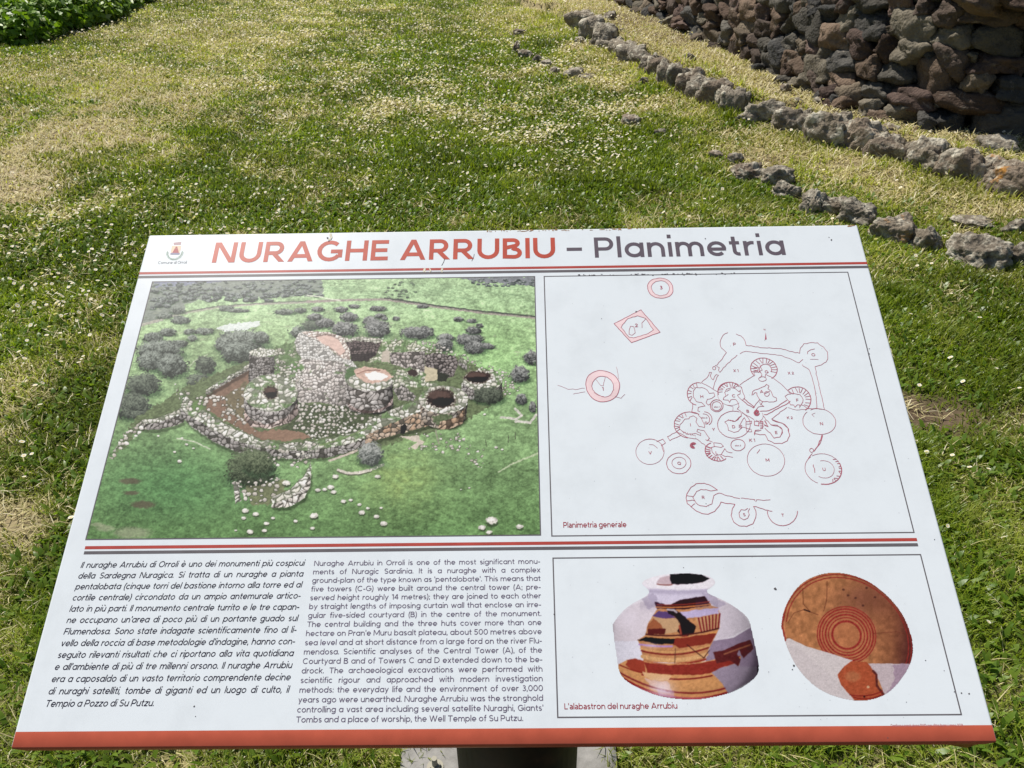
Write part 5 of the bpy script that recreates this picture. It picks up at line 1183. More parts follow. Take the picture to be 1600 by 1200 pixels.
# ruin: ground, courtyard, then towers and ramparts, each a lit top and a darker coursed face
E_ = T((125, 422), 2.1333)
def tower(cx, cy, rx, ry, h, cell, seed, moss=.2, taper=1.06, light=(204, 198, 196), hue=(164, 154, 150), top=True, hole=None, fshade=.8):
    (x, y), rx, ry, h = E_([(cx, cy)])[0], rx / 2.1333, ry / 2.1333, h / 2.1333
    a = np.radians(np.linspace(0, 180, 24)); up = [(x + rx * math.cos(q), y + ry * math.sin(q)) for q in a]; lo = [(x + rx * taper * math.cos(q), y + h + ry * taper * math.sin(q)) for q in a]
    pa.dim([(p + 3, q + 3) for p, q in lo[:12]] + [(x, y + h)], .6, 2, 4); pa.dim([(p, q + 2.5) for p, q in lo] , .62, 2, 3)
    sh = lambda X, Y: np.clip(1.02 - .20 * (np.abs((X - x) / rx + .25)) ** 2 - .30 * np.clip((X - x) / rx, 0, 1.2) ** 2 - .10 * (Y - y) / (h + ry), .35, 1.1)[..., None] * fshade
    pa.stones(up + lo[::-1], cell, .95, light, (58, 52, 48), hue, gap=.10, seed=seed, jit=.8, shade=sh)
    if top:
        t = np.radians(np.linspace(0, 360, 36)); pa.stones([(x + rx * math.cos(q), y + ry * math.sin(q)) for q in t], cell * .95, 1.2, (216, 212, 208), (96, 104, 82), (170, 166, 152), seed=seed + 1, jit=1.2, moss=moss)
    if hole:
        (hx, hy), hr, hv = E_([hole[:2]])[0], hole[2] / 2.1333, hole[3] / 2.1333
        pa.blob(hx, hy, hr * 1.1, hv * 1.12, (112, 94, 82), .8, .3); pa.blob(hx, hy, hr, hv, (38, 28, 28), 1, .2); pa.blob(hx - hr * .1, hy - hv * .35, hr * .8, hv * .5, (92, 66, 58), .75, .5); pa.blob(hx + hr * .1, hy + hv * .35, hr * .75, hv * .45, (26, 20, 22), .9, .4)
def rampart(line, th, h, cell, seed, moss=.2, light=(208, 202, 200), hue=(162, 152, 148), fshade=.74, asp=1.05):
    """th: breadth of the top seen above the line, h: height of the face below it; both a number or one per point"""
    p = np.array(E_(line), float); th = np.array(th, float) / 2.1333 * np.ones(len(p)); h = np.array(h, float) / 2.1333 * np.ones(len(p))
    lo = p + np.stack([h * 0, h], -1); hi = p - np.stack([th * 0, th], -1)
    pa.dim([*map(tuple, lo)] + [(x + 2, y + 5) for x, y in lo[::-1]], .62, 2, 3)
    pa.stones([*map(tuple, p)] + [*map(tuple, lo[::-1])], cell, asp, light, (60, 58, 50), hue, gap=.11, seed=seed, jit=1.6, shade=fshade)
    pa.stones([*map(tuple, hi)] + [*map(tuple, p[::-1])], cell * .95, 1.2, (218, 214, 210), (84, 92, 70), (168, 164, 150), seed=seed + 1, jit=2.6, moss=moss)
    q = [(x, y - t) for (x, y), t in zip(p, th)]; pa.line(q, 1.2, (62, 74, 48), .5)
pa.fill(E_([(100, 640), (180, 500), (330, 400), (560, 300), (700, 240), (900, 240), (1150, 250), (1400, 350), (1420, 420), (1290, 500), (1170, 540), (1000, 590), (780, 630), (520, 600), (340, 500), (190, 540)]), (88, 104, 66), 6, .34)
pa.rubble(E_([(1240, 270), (1420, 340), (1470, 400), (1420, 420), (1300, 330)]), 4.5, .6, seed=31); pa.rubble(E_([(1000, 225), (1180, 240), (1300, 290), (1150, 275)]), 4.5, .7, seed=32)
pa.fill(E_([(415, 430), (455, 395), (560, 325), (575, 365), (550, 420), (545, 490), (590, 535), (720, 545), (770, 560), (600, 570), (500, 510), (420, 465)]), (120, 90, 72), 3, .16); pa.fill(E_([(480, 420), (555, 370), (545, 500), (500, 480)]), (100, 96, 66), 5, .25, .7); pa.rubble(E_([(470, 420), (550, 380), (560, 530), (640, 560), (560, 560), (490, 490)]), 5.5, .42, seed=3)
rampart([(420, 408), (470, 378), (540, 338), (575, 315)], 10, 10, 3.6, 2, .2, (190, 186, 176), fshade=.8)
tower(612, 275, 48, 15, 92, 3.6, 5, .24, 1.04, fshade=.72)
# keep: sloping rubble shoulder, the wall in front, the crown
pa.stones(E_([(650, 255), (715, 240), (735, 300), (760, 360), (730, 440), (690, 420), (640, 380), (650, 320)]), 4.6, 1.2, (186, 182, 172), (70, 80, 56), (140, 138, 118), seed=6, moss=.34)
kx, ky = E_([(800, 370)])[0]
pa.stones(E_([(720, 330), (740, 290), (860, 296), (925, 325), (945, 370), (900, 420), (890, 462), (800, 440), (728, 442), (718, 385)]), 4.4, 1.1, (212, 204, 200), (96, 90, 86), (178, 166, 160), gap=.10, seed=9, jit=1.5, moss=.10, shade=lambda X, Y: (1.0 - .22 * sstep(kx, kx + 60, X) - .14 * sstep(ky - 5, ky + 30, Y))[..., None])
pa.stones(E_([(715, 240), (728, 212), (745, 205), (800, 235), (850, 280), (905, 300), (930, 330), (870, 305), (740, 296), (722, 270)]), 3.0, 1.5, (216, 214, 210), (110, 108, 104), (184, 180, 174), gap=.10, seed=10, jit=1, shade=.95)
pa.stones(E_([(735, 210), (760, 203), (830, 207), (880, 225), (902, 275), (900, 300), (870, 292), (800, 240), (775, 225)]), 4.0, 1.3, (226, 216, 208), (120, 100, 92), (196, 176, 164), seed=13, jit=1.5); pa.fill(E_([(790, 222), (830, 217), (862, 232), (885, 270), (870, 285), (830, 255), (800, 238)]), (192, 158, 146), 1.5, .12); pa.line(E_([(785, 222), (820, 215), (850, 220)]), 1.8, (104, 78, 72), .8)
pa.stones(E_([(884, 238), (930, 232), (1005, 240), (985, 285), (960, 302), (905, 302), (900, 268)]), 3.0, 1.5, (112, 96, 94), (34, 28, 30), (82, 68, 70), seed=14, jit=1); pa.fill(E_([(902, 280), (985, 275), (960, 304), (905, 304)]), (36, 30, 32), 2, .2, .75); pa.stones(E_([(880, 228), (940, 222), (1010, 232), (1005, 244), (930, 236), (884, 242)]), 3.2, 1.3, (206, 200, 190), (92, 96, 80), (168, 162, 146), seed=15)
pa.blob(*E_([(718, 325)])[0], 13, 7, (76, 118, 54), .9); pa.blob(*E_([(905, 352)])[0], 10, 14, (62, 100, 50), .85); pa.blob(*E_([(690, 300)])[0], 8, 9, (80, 112, 60), .7); pa.rubble(E_([(650, 300), (740, 310), (740, 380), (690, 400), (650, 360)]), 4.6, .7, seed=12)
# halls behind on the right
pa.stones(E_([(985, 285), (1010, 240), (1080, 232), (1160, 258), (1150, 275), (1035, 276), (1030, 312), (960, 306)]), 4.4, 1.2, (206, 202, 190), (84, 96, 66), (164, 164, 138), seed=20, moss=.28); pa.stones(E_([(1033, 276), (1150, 270), (1148, 342), (1090, 330), (1036, 312)]), 4.6, 1.1, (182, 172, 168), (58, 54, 50), (146, 134, 130), gap=.10, seed=19, jit=1, shade=lambda X, Y: (.98 - .2 * sstep(E_([(1090, 0)])[0][0], E_([(1150, 0)])[0][0], X))[..., None])
pa.fill(E_([(1008, 272), (1034, 268), (1032, 308), (1005, 306)]), (170, 156, 142), 1.5, .1, .9)
pa.stones(E_([(1150, 282), (1180, 276), (1250, 286), (1262, 310), (1245, 355), (1200, 368), (1190, 330), (1150, 324)]), 4.4, 1.1, (140, 130, 128), (34, 30, 30), (104, 94, 92), seed=21, jit=1); pa.fill(E_([(1148, 320), (1192, 332), (1190, 366), (1150, 372)]), (172, 160, 128), 1.5, .12); pa.fill(E_([(1192, 340), (1232, 350), (1218, 372), (1190, 368)]), (40, 44, 36), 2, .2)
pa.stones(E_([(1040, 335), (1100, 325), (1152, 344), (1150, 372), (1200, 378), (1180, 395), (1100, 390), (1045, 400)]), 4.6, 1.2, (200, 196, 188), (80, 94, 64), (160, 158, 136), seed=22, moss=.30); p = E_([(1110, 342)])[0]; pa.blob(p[0], p[1], 8, 5.5, (52, 38, 38)); pa.stones(E_([(1045, 395), (1075, 385), (1120, 420), (1110, 440), (1060, 430)]), 4.4, 1.1, (160, 152, 150), (54, 54, 48), (122, 116, 112), seed=24)
rampart([(1262, 300), (1290, 320), (1290, 370), (1270, 395)], 16, 16, 4.6, 61, .2)
tower(1342, 368, 66, 34, 36, 4.8, 27, .2, 1.0, hole=(1326, 357, 42, 19)); p = E_([(1362, 418)])[0]; pa.bush(p[0], p[1], 25, 14, (44, 52, 44), (92, 102, 84), 4)
# rubble slope in the middle, then the two front towers
pa.fill(E_([(725, 445), (890, 455), (960, 480), (1040, 450), (1010, 500), (930, 540), (760, 565), (640, 545), (720, 500)]), (66, 78, 50), 4, .34); pa.rubble(E_([(725, 440), (890, 455), (970, 490), (1030, 470), (960, 530), (780, 565), (690, 550), (730, 490)]), 5.6, .72, seed=29, size=(.26, .5)); pa.rubble(E_([(740, 450), (900, 470), (950, 520), (780, 560)]), 3.8, .45, seed=30)
pa.fill(E_([(600, 555), (640, 530), (740, 540), (770, 560), (680, 572)]), (130, 98, 78), 3, .14)
tower(966, 372, 76, 30, 74, 7.2, 17, .10, 1.04, fshade=.92); pa.stones(E_([(888, 440), (920, 462), (968, 470), (1020, 455), (1046, 420), (1040, 448), (1000, 474), (950, 478), (900, 464)]), 7, .85, (206, 184, 180), (66, 48, 46), (172, 142, 136), seed=18, jit=.8, shade=.84)
pa.fill(E_([(912, 332), (950, 322), (1020, 332), (1046, 356), (1015, 372), (960, 378), (925, 358)]), (182, 146, 130), 2, .18); pa.fill(E_([(948, 346), (985, 338), (1028, 352), (1005, 368), (965, 366)]), (220, 212, 216), 1.5, .06); pa.line(E_([(925, 345), (960, 334), (1000, 334)]), 2, (128, 88, 76), .8)
tower(636, 410, 90, 62, 44, 6.6, 7, .26, 1.0, hole=(636, 408, 23, 20), fshade=.86); pa.stones(E_([(548, 468), (570, 500), (625, 515), (690, 490), (724, 445), (728, 478), (700, 508), (630, 530), (570, 522), (548, 495)]), 8.2, .8, (208, 188, 182), (58, 46, 42), (164, 138, 130), seed=8, jit=1, shade=lambda X, Y: (.98 - .3 * sstep(E_([(640, 0)])[0][0], E_([(725, 0)])[0][0], X))[..., None])
# outer ramparts
rampart([(205, 512), (250, 510), (310, 492), (345, 478)], [14, 16, 18, 20], [18, 24, 28, 30], 6, 4, .16); pa.rubble(E_([(100, 630), (150, 540), (215, 500), (220, 530), (180, 560), (120, 630)]), 6, .75, seed=45, size=(.3, .56))
rampart([(335, 462), (380, 495), (450, 535), (520, 568), (600, 590)], [58, 52, 44, 36, 28], [26, 34, 40, 40, 30], 6.4, 3, .24)
pa.blob(*E_([(392, 455)])[0], 10, 8, (90, 126, 62), .85); pa.rubble(E_([(320, 400), (480, 420), (540, 500), (420, 500), (340, 460)]), 6, .55, seed=46)
rampart([(590, 590), (680, 602), (760, 602), (840, 592), (920, 572), (965, 556)], [26, 22, 26, 32, 34, 36], [22, 26, 28, 30, 26, 24], 6, 34, .28)
rampart([(950, 552), (1020, 520), (1090, 488), (1150, 468), (1172, 470)], [46, 48, 44, 36, 26], [26, 38, 52, 54, 48], 6.6, 36, .24, (206, 182, 160), (178, 132, 94), fshade=.86)
pa.fill(E_([(1070, 520), (1084, 512), (1090, 524), (1082, 546), (1068, 546)]), (30, 24, 24), 1, .1)
tower(1212, 432, 82, 46, 54, 6.4, 25, .16, .92, (204, 194, 184), (172, 148, 122), hole=(1203, 428, 46, 31), fshade=.86); pa.fill(E_([(1170, 490), (1220, 478), (1245, 492), (1190, 520)]), (70, 92, 52), 3, .2, .8)
pa.stones(E_([(1200, 505), (1250, 492), (1284, 462), (1276, 512), (1225, 532), (1195, 530)]), 6.6, 1.0, (204, 176, 150), (70, 56, 44), (182, 134, 92), seed=26, jit=1, shade=.86)
pa.line(E_([(800, 585), (880, 560), (950, 530)]), 2.4, (92, 122, 62), .8)
# forecourts, outer arcs, stray stones, bushes in front
p = A_([(715, 850)])[0]; pa.bush(p[0], p[1], 40, 32, (40, 54, 36), (96, 112, 78), 9); pa.bush(p[0] + 12, p[1] - 8, 24, 20, (44, 60, 38), (104, 118, 84), 12)
pa.rubble(A_([(770, 750), (1000, 730), (990, 800), (940, 850), (830, 840), (780, 800)]), 6, .7, seed=37)
pa.fill(A_([(690, 930), (860, 900), (860, 960), (800, 1000), (720, 1010)]), (104, 104, 72), 4, .25, .8); pa.rubble(A_([(650, 900), (860, 890), (850, 960), (780, 1010), (690, 990)]), 7, .5, seed=38)
rampart([(640, 780), (700, 760), (745, 722), (768, 680), (770, 645)], [24, 30, 34, 34, 28], [14, 30, 40, 40, 30], 8.5, 39, .05, (222, 216, 210), (186, 176, 166), .94, .95)
pa.stones(A_([(636, 912), (662, 905), (672, 990), (652, 1000)]), 8, .9, (206, 200, 196), (74, 78, 66), (170, 160, 150), seed=40)
for x, y, a in [(690, 1030, 20), (735, 1045, 18), (684, 1062, 14), (712, 1120, 20), (780, 1085, 16), (772, 1115, 15), (808, 1062, 12), (865, 912, 24), (905, 1075, 13), (985, 1050, 22), (410, 820, 14), (420, 722, 9), (440, 748, 10), (392, 492, 6), (650, 1115, 8), (320, 712, 8), (390, 780, 9), (470, 765, 7)]:
    q = A_([(x, y)])[0]; r = a / 2.727 * .72; pa.blob(q[0] + .5, q[1] + r * .5, r * 1.05, r * .6, (48, 62, 42), .8, .4); pa.blob(q[0], q[1], r, r * .62, (176, 172, 164), 1, .25, .3); pa.blob(q[0] - r * .15, q[1] - r * .2, r * .6, r * .34, (208, 204, 200), .8, .5)
pa.line(A_([(400, 722), (470, 735), (540, 768)]), 2.0, (188, 186, 172), .7)
for x, y, a in [(155, 990, 18), (185, 985, 13), (232, 1038, 22), (222, 1004, 14), (258, 1020, 12), (295, 1055, 18), (325, 1085, 24), (315, 1018, 11), (28, 1053, 24), (22, 1105, 15), (786, 1072, 38), (745, 1102, 24), (775, 1122, 20), (905, 1098, 24), (690, 933, 8), (655, 940, 6), (300, 885, 18), (755, 620, 10), (805, 760, 12), (830, 770, 9), (722, 832, 11), (100, 930, 22), (75, 940, 16), (45, 942, 18), (120, 885, 20), (112, 950, 18)]:
    q = B_([(x, y)])[0]; r = a / 2.726 * .66; pa.blob(q[0] + .5, q[1] + r * .5, r * 1.05, r * .6, (48, 64, 40), .8, .4); pa.blob(q[0], q[1], r, r * .6, (172, 168, 160), 1, .25, .3); pa.blob(q[0] - r * .15, q[1] - r * .2, r * .6, r * .34, (206, 202, 198), .8, .5)
pa.line(B_([(95, 818), (150, 798), (212, 775)]), 3.6, (176, 160, 148), .95); pa.line(B_([(132, 858), (175, 872), (225, 868), (270, 856), (322, 834)]), 4.4, (186, 176, 166), .95); pa.line(B_([(132, 864), (175, 879), (225, 876), (275, 864)]), 1.8, (64, 66, 52), .7)
p = B_([(268, 790)])[0]; pa.bush(p[0], p[1], 21, 20, (66, 74, 70), (150, 154, 150), 6)
pa.fill(B_([(390, 715), (470, 712), (500, 740), (460, 770), (440, 760), (470, 740)]), (178, 166, 150), 2, .12); pa.rubble(B_([(430, 700), (700, 700), (690, 780), (520, 790), (430, 770)]), 5, .28, seed=41); pa.line(B_([(548, 690), (556, 730), (562, 745)]), 2.2, (132, 124, 112), .8)
pa.line(B_([(815, 865), (880, 828), (985, 785)]), 2.4, (176, 184, 150), .7); pa.rubble(B_([(670, 760), (760, 770), (740, 850), (680, 810)]), 4.5, .4, seed=42)
pa.line(B_([(825, 632), (895, 640), (915, 625), (885, 595)]), 3.4, (182, 176, 170), .9); pa.line(B_([(888, 650), (950, 655), (975, 622)]), 3.6, (182, 176, 170), .9); pa.line(B_([(760, 730), (765, 760)]), 1.0, (54, 50, 44), .8); pa.line(B_([(855, 710), (858, 740)]), 1.0, (54, 50, 44), .8); pa.line(B_([(885, 695), (888, 725)]), 1.0, (54, 50, 44), .8)
for x, y, a, c in [(200, 905, 16, 6), (205, 955, 12, 4), (255, 1005, 18, 7)]: q = A_([(x, y)])[0]; pa.blob(q[0], q[1], a, c * .8, (84, 72, 58), .8, .7)
for x, y, a, c in [(95, 1105, 14, 5), (210, 1125, 28, 9), (60, 1090, 10, 3)]: q = A_([(x, y)])[0]; pa.blob(q[0], q[1], a, c, (150, 148, 122), .55, .8)
# fine random grain over the picture, then a lift in contrast and brightness
g = sstep(.5, .85, n3); pa.I = pa.I * (.95 + .08 * n3) + 4
pa.I = np.clip(133 + (pa.I - 112) * 1.18, 20, 242)
(uv0, uv1, uv2, uv3) = UV(np.array([237.5, 835.3, 844.6, 134.8]), np.array([440.0, 432.4, 834.8, 844.3]))
pu0, pu1, pv0, pv1 = (uv0[0] + uv3[0]) / 2, (uv1[0] + uv2[0]) / 2, (uv0[1] + uv1[1]) / 2, (uv2[1] + uv3[1]) / 2
print_mesh('aerial_photograph', pa, pu0, pu1, pv0, pv1, 0.00068, print_mat)
k = Ink(Z2); k.line([(pu0, pv0), (pu1, pv0), (pu1, pv1), (pu0, pv1)], .0013, True); printed('photograph_edge', k.mesh('photograph_edge'), GREYI)

# ---- the jar
C3 = T((840, 850), 3.429)
JAR = [(400, 430), (440, 370), (500, 320), (580, 280), (598, 258), (588, 240), (553, 215), (570, 190), (640, 168), (710, 158), (800, 154), (880, 160), (940, 180), (957, 208), (935, 232), (905, 250), (915, 265), (1000, 300), (1080, 350), (1135, 400), (1150, 470), (1170, 560), (1188, 650), (1185, 700),
       (1130, 750), (1060, 790), (980, 815), (860, 837), (740, 832), (640, 815), (540, 775), (470, 735), (435, 690), (425, 620), (410, 520)]
pj = Paint(950, 885, 1195, 1105, 3, (224, 224, 234))
def jp(pts, col, jit=1.3, var=.05, alpha=1.0): pj.fill(C3(pts), col, jit, var, alpha, .25)
def jl(pts, w, col, alpha=1.0): pj.line(C3(pts), w / 3.429, col, alpha, .3, .15)
def bowed(x0, y0, x1, y1, sag, n=14): return [(x0 + (x1 - x0) * t, y0 + (y1 - y0) * t + sag * 4 * t * (1 - t)) for t in np.linspace(0, 1, n)]
jp(JAR, (222, 220, 230)); jp([(400, 430), (500, 330), (620, 290), (640, 340), (575, 490), (540, 520), (410, 520)], (214, 208, 218)); jp([(915, 265), (1080, 350), (1145, 440), (1040, 495), (940, 520), (980, 440), (960, 340), (900, 290)], (206, 200, 212))
jp([(935, 520), (1050, 502), (1145, 445), (1190, 650), (1188, 705), (1020, 806), (930, 690), (900, 620)], (146, 130, 154), .5, .08); jp([(410, 520), (540, 520), (570, 620), (430, 640)], (220, 222, 236))
jp([(600, 240), (905, 240), (925, 300), (930, 325), (640, 332), (590, 292)], (206, 202, 224), 1); jp([(560, 300), (615, 262), (640, 285), (632, 335), (590, 350)], (158, 150, 176), 3, .05, .55); jp([(880, 262), (925, 262), (1010, 320), (960, 345), (930, 320)], (150, 142, 170), 3, .05, .5)
# painted sherds
jp([(625, 310), (700, 328), (760, 300), (895, 278), (932, 330), (970, 342), (978, 400), (975, 450), (940, 520), (915, 570), (895, 625), (860, 640), (570, 632), (545, 530), (535, 515), (575, 490), (590, 430), (620, 380), (640, 350)], (188, 132, 88), .8, .16)
jp([(625, 308), (700, 328), (760, 300), (895, 278), (930, 328), (800, 350), (640, 348)], (54, 28, 42)); jl(bowed(635, 338, 925, 322, 8), 7, (196, 120, 66)); jl(bowed(640, 325, 920, 308, 8), 5, (142, 60, 44))
jp([(720, 372), (860, 352), (972, 342), (968, 372), (870, 392), (760, 400)], (186, 176, 214)); jp([(615, 385), (650, 358), (700, 366), (740, 395), (690, 400), (640, 396)], (92, 70, 120))
jp([(590, 440), (618, 390), (690, 402), (752, 396), (764, 470), (690, 480), (588, 484)], (190, 154, 116)); jp([(588, 440), (620, 395), (650, 420), (680, 460), (640, 480), (590, 478)], (156, 92, 62)); jp([(590, 455), (690, 452), (680, 482), (590, 486)], (92, 42, 40))
jp([(850, 402), (975, 372), (975, 445), (880, 478)], (192, 150, 106))
for q in range(7): jl([(862 + q * 19, 398 - q * 4), (878 + q * 15, 472 - q * 4)], 8, (128, 42, 46))
jp([(690, 346), (735, 348), (790, 390), (850, 440), (838, 480), (780, 500), (750, 470), (765, 430), (735, 388), (700, 372)], (44, 24, 32)); jl([(696, 352), (730, 354), (745, 366)], 10, (176, 168, 178)); jl([(760, 440), (770, 490), (800, 496)], 10, (156, 74, 58))
jl(bowed(580, 484, 970, 452, 20), 7, (74, 34, 36)); jl(bowed(575, 498, 960, 470, 20), 7, (214, 150, 84)); jp([(536, 515), (580, 498), (740, 510), (730, 536), (640, 536)], (24, 16, 26))
jp([(738, 506), (958, 478), (930, 532), (760, 560), (725, 540)], (132, 54, 44)); jl(bowed(545, 538, 720, 548, 4), 9, (170, 130, 190)); jl(bowed(552, 560, 920, 545, 26), 8, (206, 156, 100)); jl(bowed(556, 572, 915, 556, 28), 8, (126, 44, 42)); jl(bowed(562, 602, 905, 590, 26), 20, (208, 162, 110)); jl(bowed(566, 630, 900, 618, 20), 10, (146, 58, 48))
jl([(738, 560), (735, 640)], 3, (84, 54, 48)); jl([(800, 540), (890, 610), (920, 570)], 4, (64, 34, 34))
# lower part
LOW = [(425, 650), (480, 620), (560, 625), (640, 640), (850, 640), (960, 615), (1090, 600), (1080, 650), (985, 660), (932, 690), (985, 740), (1020, 806), (860, 837), (740, 832), (640, 815), (540, 775), (470, 735), (435, 690)]
jp(LOW, (208, 150, 96), .5, .14); jp([(470, 650), (482, 622), (520, 612), (570, 630), (580, 690), (545, 690), (500, 668)], (158, 66, 50)); jp([(570, 634), (700, 648), (860, 642), (960, 618), (1085, 600), (1060, 640), (985, 662), (930, 690), (860, 702), (700, 700), (590, 690)], (142, 54, 46), 1.0, .14)
jl(bowed(440, 648, 560, 690, 4), 6, (140, 46, 40)); jl(bowed(560, 700, 935, 705, 22), 8, (130, 42, 42)); jp([(560, 680), (590, 690), (720, 706), (700, 730), (620, 730), (575, 710)], (222, 178, 130)); jp([(570, 720), (700, 740), (720, 810), (620, 790)], (232, 206, 214), 3, .08, .55)
jl(bowed(438, 688, 1010, 772, 62), 9, (140, 48, 50)); jl(bowed(436, 700, 1015, 785, 66), 8, (220, 150, 96)); jl(bowed(437, 712, 1018, 800, 70), 20, (150, 46, 48)); jl(bowed(470, 745, 990, 815, 40), 10, (190, 90, 100))
jp([(640, 780), (730, 790), (740, 830), (650, 815)], (196, 160, 206), 3, .08, .5); jp([(935, 690), (985, 664), (1060, 640), (1090, 655), (1186, 660), (1185, 700), (1022, 806), (1000, 760)], (154, 142, 162), .4, .07)
jp([(940, 580), (1000, 568), (1085, 530), (1140, 514), (1158, 560), (1102, 612), (1080, 568), (1068, 590), (1088, 620), (1075, 656), (1030, 625), (960, 640)], (96, 46, 46), .8, .2); jl([(1000, 590), (1140, 540)], 8, (156, 96, 72)); jp([(1178, 655), (1190, 650), (1186, 700), (1176, 690)], (70, 44, 66))
# rim
jp([(553, 215), (570, 190), (640, 168), (710, 158), (800, 154), (880, 160), (940, 180), (957, 208), (935, 232), (880, 243), (755, 248), (620, 240)], (230, 230, 238)); jp([(635, 205), (655, 180), (710, 165), (800, 160), (880, 168), (920, 186), (880, 208), (760, 220), (680, 218)], (196, 176, 184)); jp([(706, 160), (800, 157), (880, 163), (922, 186), (880, 206), (800, 216), (716, 216)], (28, 22, 30)); jl(bowed(640, 214, 720, 218, 4), 6, (150, 96, 90))
pj.I = pj.I * np.array([.97, .95, .96]); Xj, Yj = (pj.X - 840) * 3.429, (pj.Y - 850) * 3.429
kx = (Xj - 790) / 400
pj.I = soften(pj.I, 5) * np.clip(1.04 - .20 * np.abs(kx + .12) ** 2.5 - .10 * sstep(650, 840, Yj) - .10 * sstep(.55, 1.0, kx), .5, 1.1)[..., None] * (.94 + .12 * fbm(pj.X * 1.1, pj.Y * 1.1, 77, 3)[..., None])
hl = np.exp(-(((Xj - 665) / 60) ** 2 + ((Yj - 775) / 42) ** 2)) * .6 + np.exp(-(((Xj - 610) / 40) ** 2 + ((Yj - 545) / 16) ** 2)) * .35 + np.exp(-(((Xj - 480) / 60) ** 2 + ((Yj - 400) / 60) ** 2)) * .35 + np.exp(-(((Xj - 560) / 50) ** 2 + ((Yj - 232) / 14) ** 2)) * .4
pj.I = pj.I * (1 - hl[..., None]) + np.array([236, 228, 246]) * hl[..., None]
lip = np.exp(-(((Yj - 250 - 8 * np.cos((Xj - 755) / 130)) / 13) ** 2)) * (np.abs(Xj - 755) < 175) * .30 + np.exp(-(((Yj - 330) / 26) ** 2)) * (np.abs(np.abs(Xj - 757) - 150) < 60) * .18
pj.I = pj.I * (1 - lip[..., None]) + np.array([112, 100, 132]) * lip[..., None]
ed_ = sstep(.80, 1.02, np.abs(kx + .02) ** 2 + np.clip((Yj - 560) / 330, 0, 2) ** 2)[..., None]; pj.I = pj.I * (1 - .30 * ed_)
grit = fbm(pj.X * 2.2, pj.Y * 2.2, 79, 2)[..., None]; pj.I = pj.I * (.95 + .10 * grit)
def inside(poly):
    p = np.array(poly, float)
    def f(X, Y):
        m = np.zeros(X.shape, bool)
        for (xa, ya), (xb, yb) in zip(p, np.roll(p, -1, 0)):
            if ya != yb: m ^= ((ya > Y) != (yb > Y)) & (X < (xb - xa) * (Y - ya) / (yb - ya) + xa)
        return m
    return f
def smooth_poly(P): return smooth_line(np.vstack([np.array(P, float), np.array(P, float)[:1]]), 2)
def spread(xa, ya, xb, yb):
    q = UV(np.array([xa, xb, xb, xa]), np.array([ya, ya, yb, yb])); return q[:, 0].min(), q[:, 0].max(), q[:, 1].max(), q[:, 1].min()
print_mesh('jar_picture', pj, *spread(953, 890, 1190, 1100), 0.00062, print_mat, inside(smooth_poly(C3(JAR))), .92)

# ---- the jar seen from below
C4 = T((1150, 850), 3.429)
DISH = [(240, 440), (250, 360), (300, 260), (370, 190), (480, 150), (600, 155), (720, 200), (820, 280), (900, 380), (945, 500), (952, 580), (935, 650), (880, 740), (800, 815), (690, 845), (580, 835), (450, 790), (340, 690), (270, 560)]
pd_ = Paint(1212, 885, 1438, 1105, 3, (198, 128, 76))
def dp(pts, col, jit=.6, var=.12, alpha=1.0): pd_.fill(C4(pts), col, jit, var, alpha, .3)
def dl(pts, w, col, alpha=1.0): pd_.line(C4(pts), w / 3.429, col, alpha, .4, .2)
X4, Y4 = (pd_.X - 1150) * 3.429, (pd_.Y - 850) * 3.429
nn_ = fbm(pd_.X * .15, pd_.Y * .15, 4, 5)[..., None]
b0 = np.array([194, 130, 82]) * (.72 + .5 * nn_)
sh = sstep(600, 960, X4 + .25 * (500 - Y4))[..., None]; b0 = b0 * (1 - .55 * sh) + np.array([104, 54, 48]) * .55 * sh
sp = np.clip(np.exp(-(((X4 - 680) / 150) ** 2 + ((Y4 - 300) / 90) ** 2))[..., None] * (.5 + nn_), 0, 1); b0 = b0 * (1 - .5 * sp) + np.array([112, 66, 60]) * .5 * sp
ed = sstep(820, 950, X4 + .1 * (Y4 - 500))[..., None]; b0 = b0 * (1 - .6 * ed) + np.array([62, 30, 42]) * .6 * ed
pd_.I = b0
def ell(cx, cy, rx, ry, tilt, a0, a1, n=40):
    t = np.radians(np.linspace(a0, a1, n)); c, s = math.cos(math.radians(tilt)), math.sin(math.radians(tilt)); return [(cx + rx * math.cos(q) * c - ry * math.sin(q) * s, cy + rx * math.cos(q) * s + ry * math.sin(q) * c) for q in t]
for rr, w in ((1.0, 12), (.955, 7), (.91, 6)): dl(ell(597, 497, 385 * rr, 322 * rr, 40, 150, 395), w, (156, 54, 50), .9)
dp(ell(592, 488, 160, 150, 30, 0, 360), (198, 118, 78), .5, .12, .45)
for r, w in ((76, 11), (96, 6), (112, 9), (128, 7), (143, 9), (156, 6)): dl(ell(592, 488, r * 1.02, r * .96, 30, 0, 360), w, (162, 54, 50), .9)
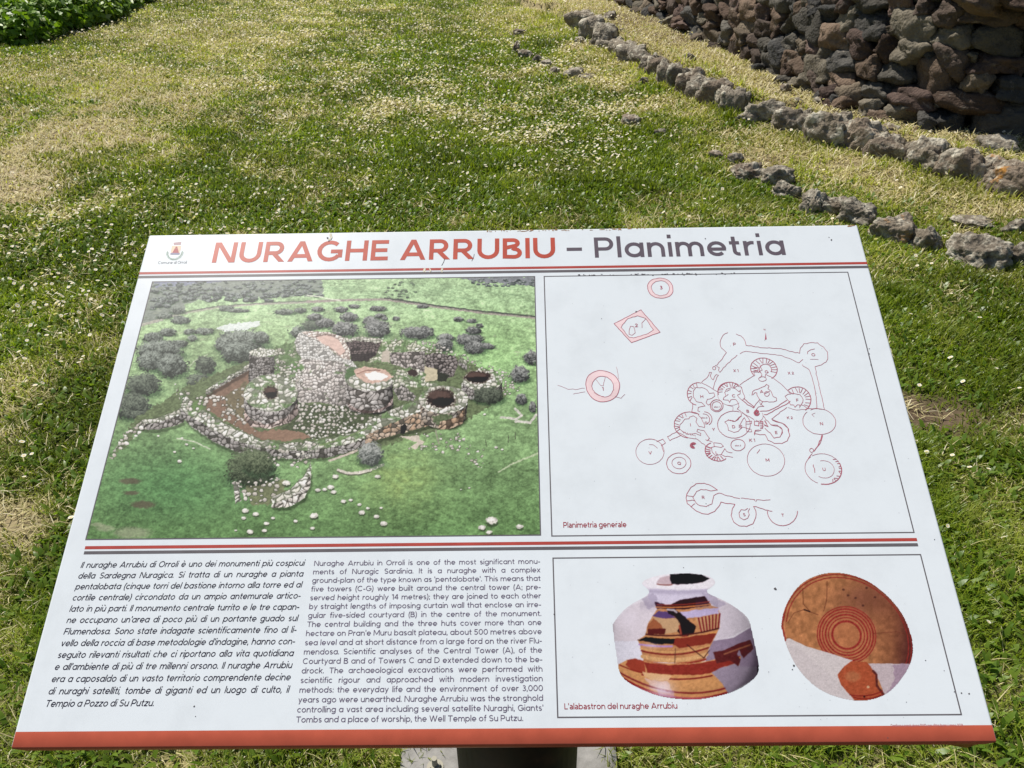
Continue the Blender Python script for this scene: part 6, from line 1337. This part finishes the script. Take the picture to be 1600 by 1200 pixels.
dl([(358, 240), (360, 320), (400, 365), (440, 380)], 3, (110, 62, 44)); dl([(488, 200), (486, 300), (470, 360)], 3, (120, 66, 48)); dl([(365, 352), (395, 362)], 7, (50, 34, 36)); dl([(280, 420), (310, 370), (365, 350)], 3, (120, 70, 50)); dl([(740, 480), (860, 470), (940, 490)], 3, (120, 64, 50), .8)
for x, y in ((575, 245), (640, 290), (700, 235), (745, 285), (600, 275), (680, 330)): pd_.blob(*C4([(x, y)])[0], 2.2, 1.8, (78, 48, 46), .7)
dp([(262, 512), (285, 505), (380, 550), (470, 575), (625, 625), (590, 652), (548, 700), (562, 750), (645, 850), (440, 800), (330, 700), (262, 560)], (214, 212, 215), .5, .05); dp([(270, 540), (340, 560), (500, 700), (560, 760), (640, 850), (440, 800), (330, 700)], (206, 203, 208), 3, .06, .6)
dp([(705, 640), (945, 642), (940, 660), (880, 745), (800, 820), (772, 745), (740, 682)], (198, 188, 196), .5, .06); dp([(840, 645), (945, 642), (935, 660), (880, 745), (800, 820), (850, 720)], (150, 124, 156), 3, .1, .6)
dp([(618, 628), (700, 632), (748, 690), (760, 750), (798, 815), (690, 850), (642, 846), (560, 752), (543, 700), (580, 655)], (184, 88, 56), .8, .14); pd_.blob(*C4([(625, 710)])[0], 12, 8, (190, 122, 80), .7, .7); dl([(735, 680), (752, 700), (755, 760), (795, 812)], 12, (104, 52, 48)); dl(bowed(610, 808, 785, 790, 14), 6, (142, 46, 42)); dl(bowed(630, 822, 790, 806, 14), 6, (142, 46, 42)); dl([(640, 842), (700, 846), (795, 815)], 8, (120, 40, 42))
pd_.blob(*C4([(708, 766)])[0], 2.0, 2.0, (206, 170, 130)); pd_.blob(*C4([(688, 818)])[0], 1.6, 1.6, (60, 36, 36)); dl([(248, 380), (245, 440), (262, 515)], 14, (170, 70, 60)); dl([(262, 400), (258, 450), (270, 500)], 4, (216, 140, 96))
pd_.I = soften(pd_.I, 2) * np.array([.94, .90, .90]) * (.90 + .2 * fbm(pd_.X * .9, pd_.Y * .9, 78, 4)[..., None])
print_mesh('jar_base_picture', pd_, *spread(1216, 888, 1434, 1102), 0.00062, print_mat, inside(smooth_poly(C4(DISH))), .84)
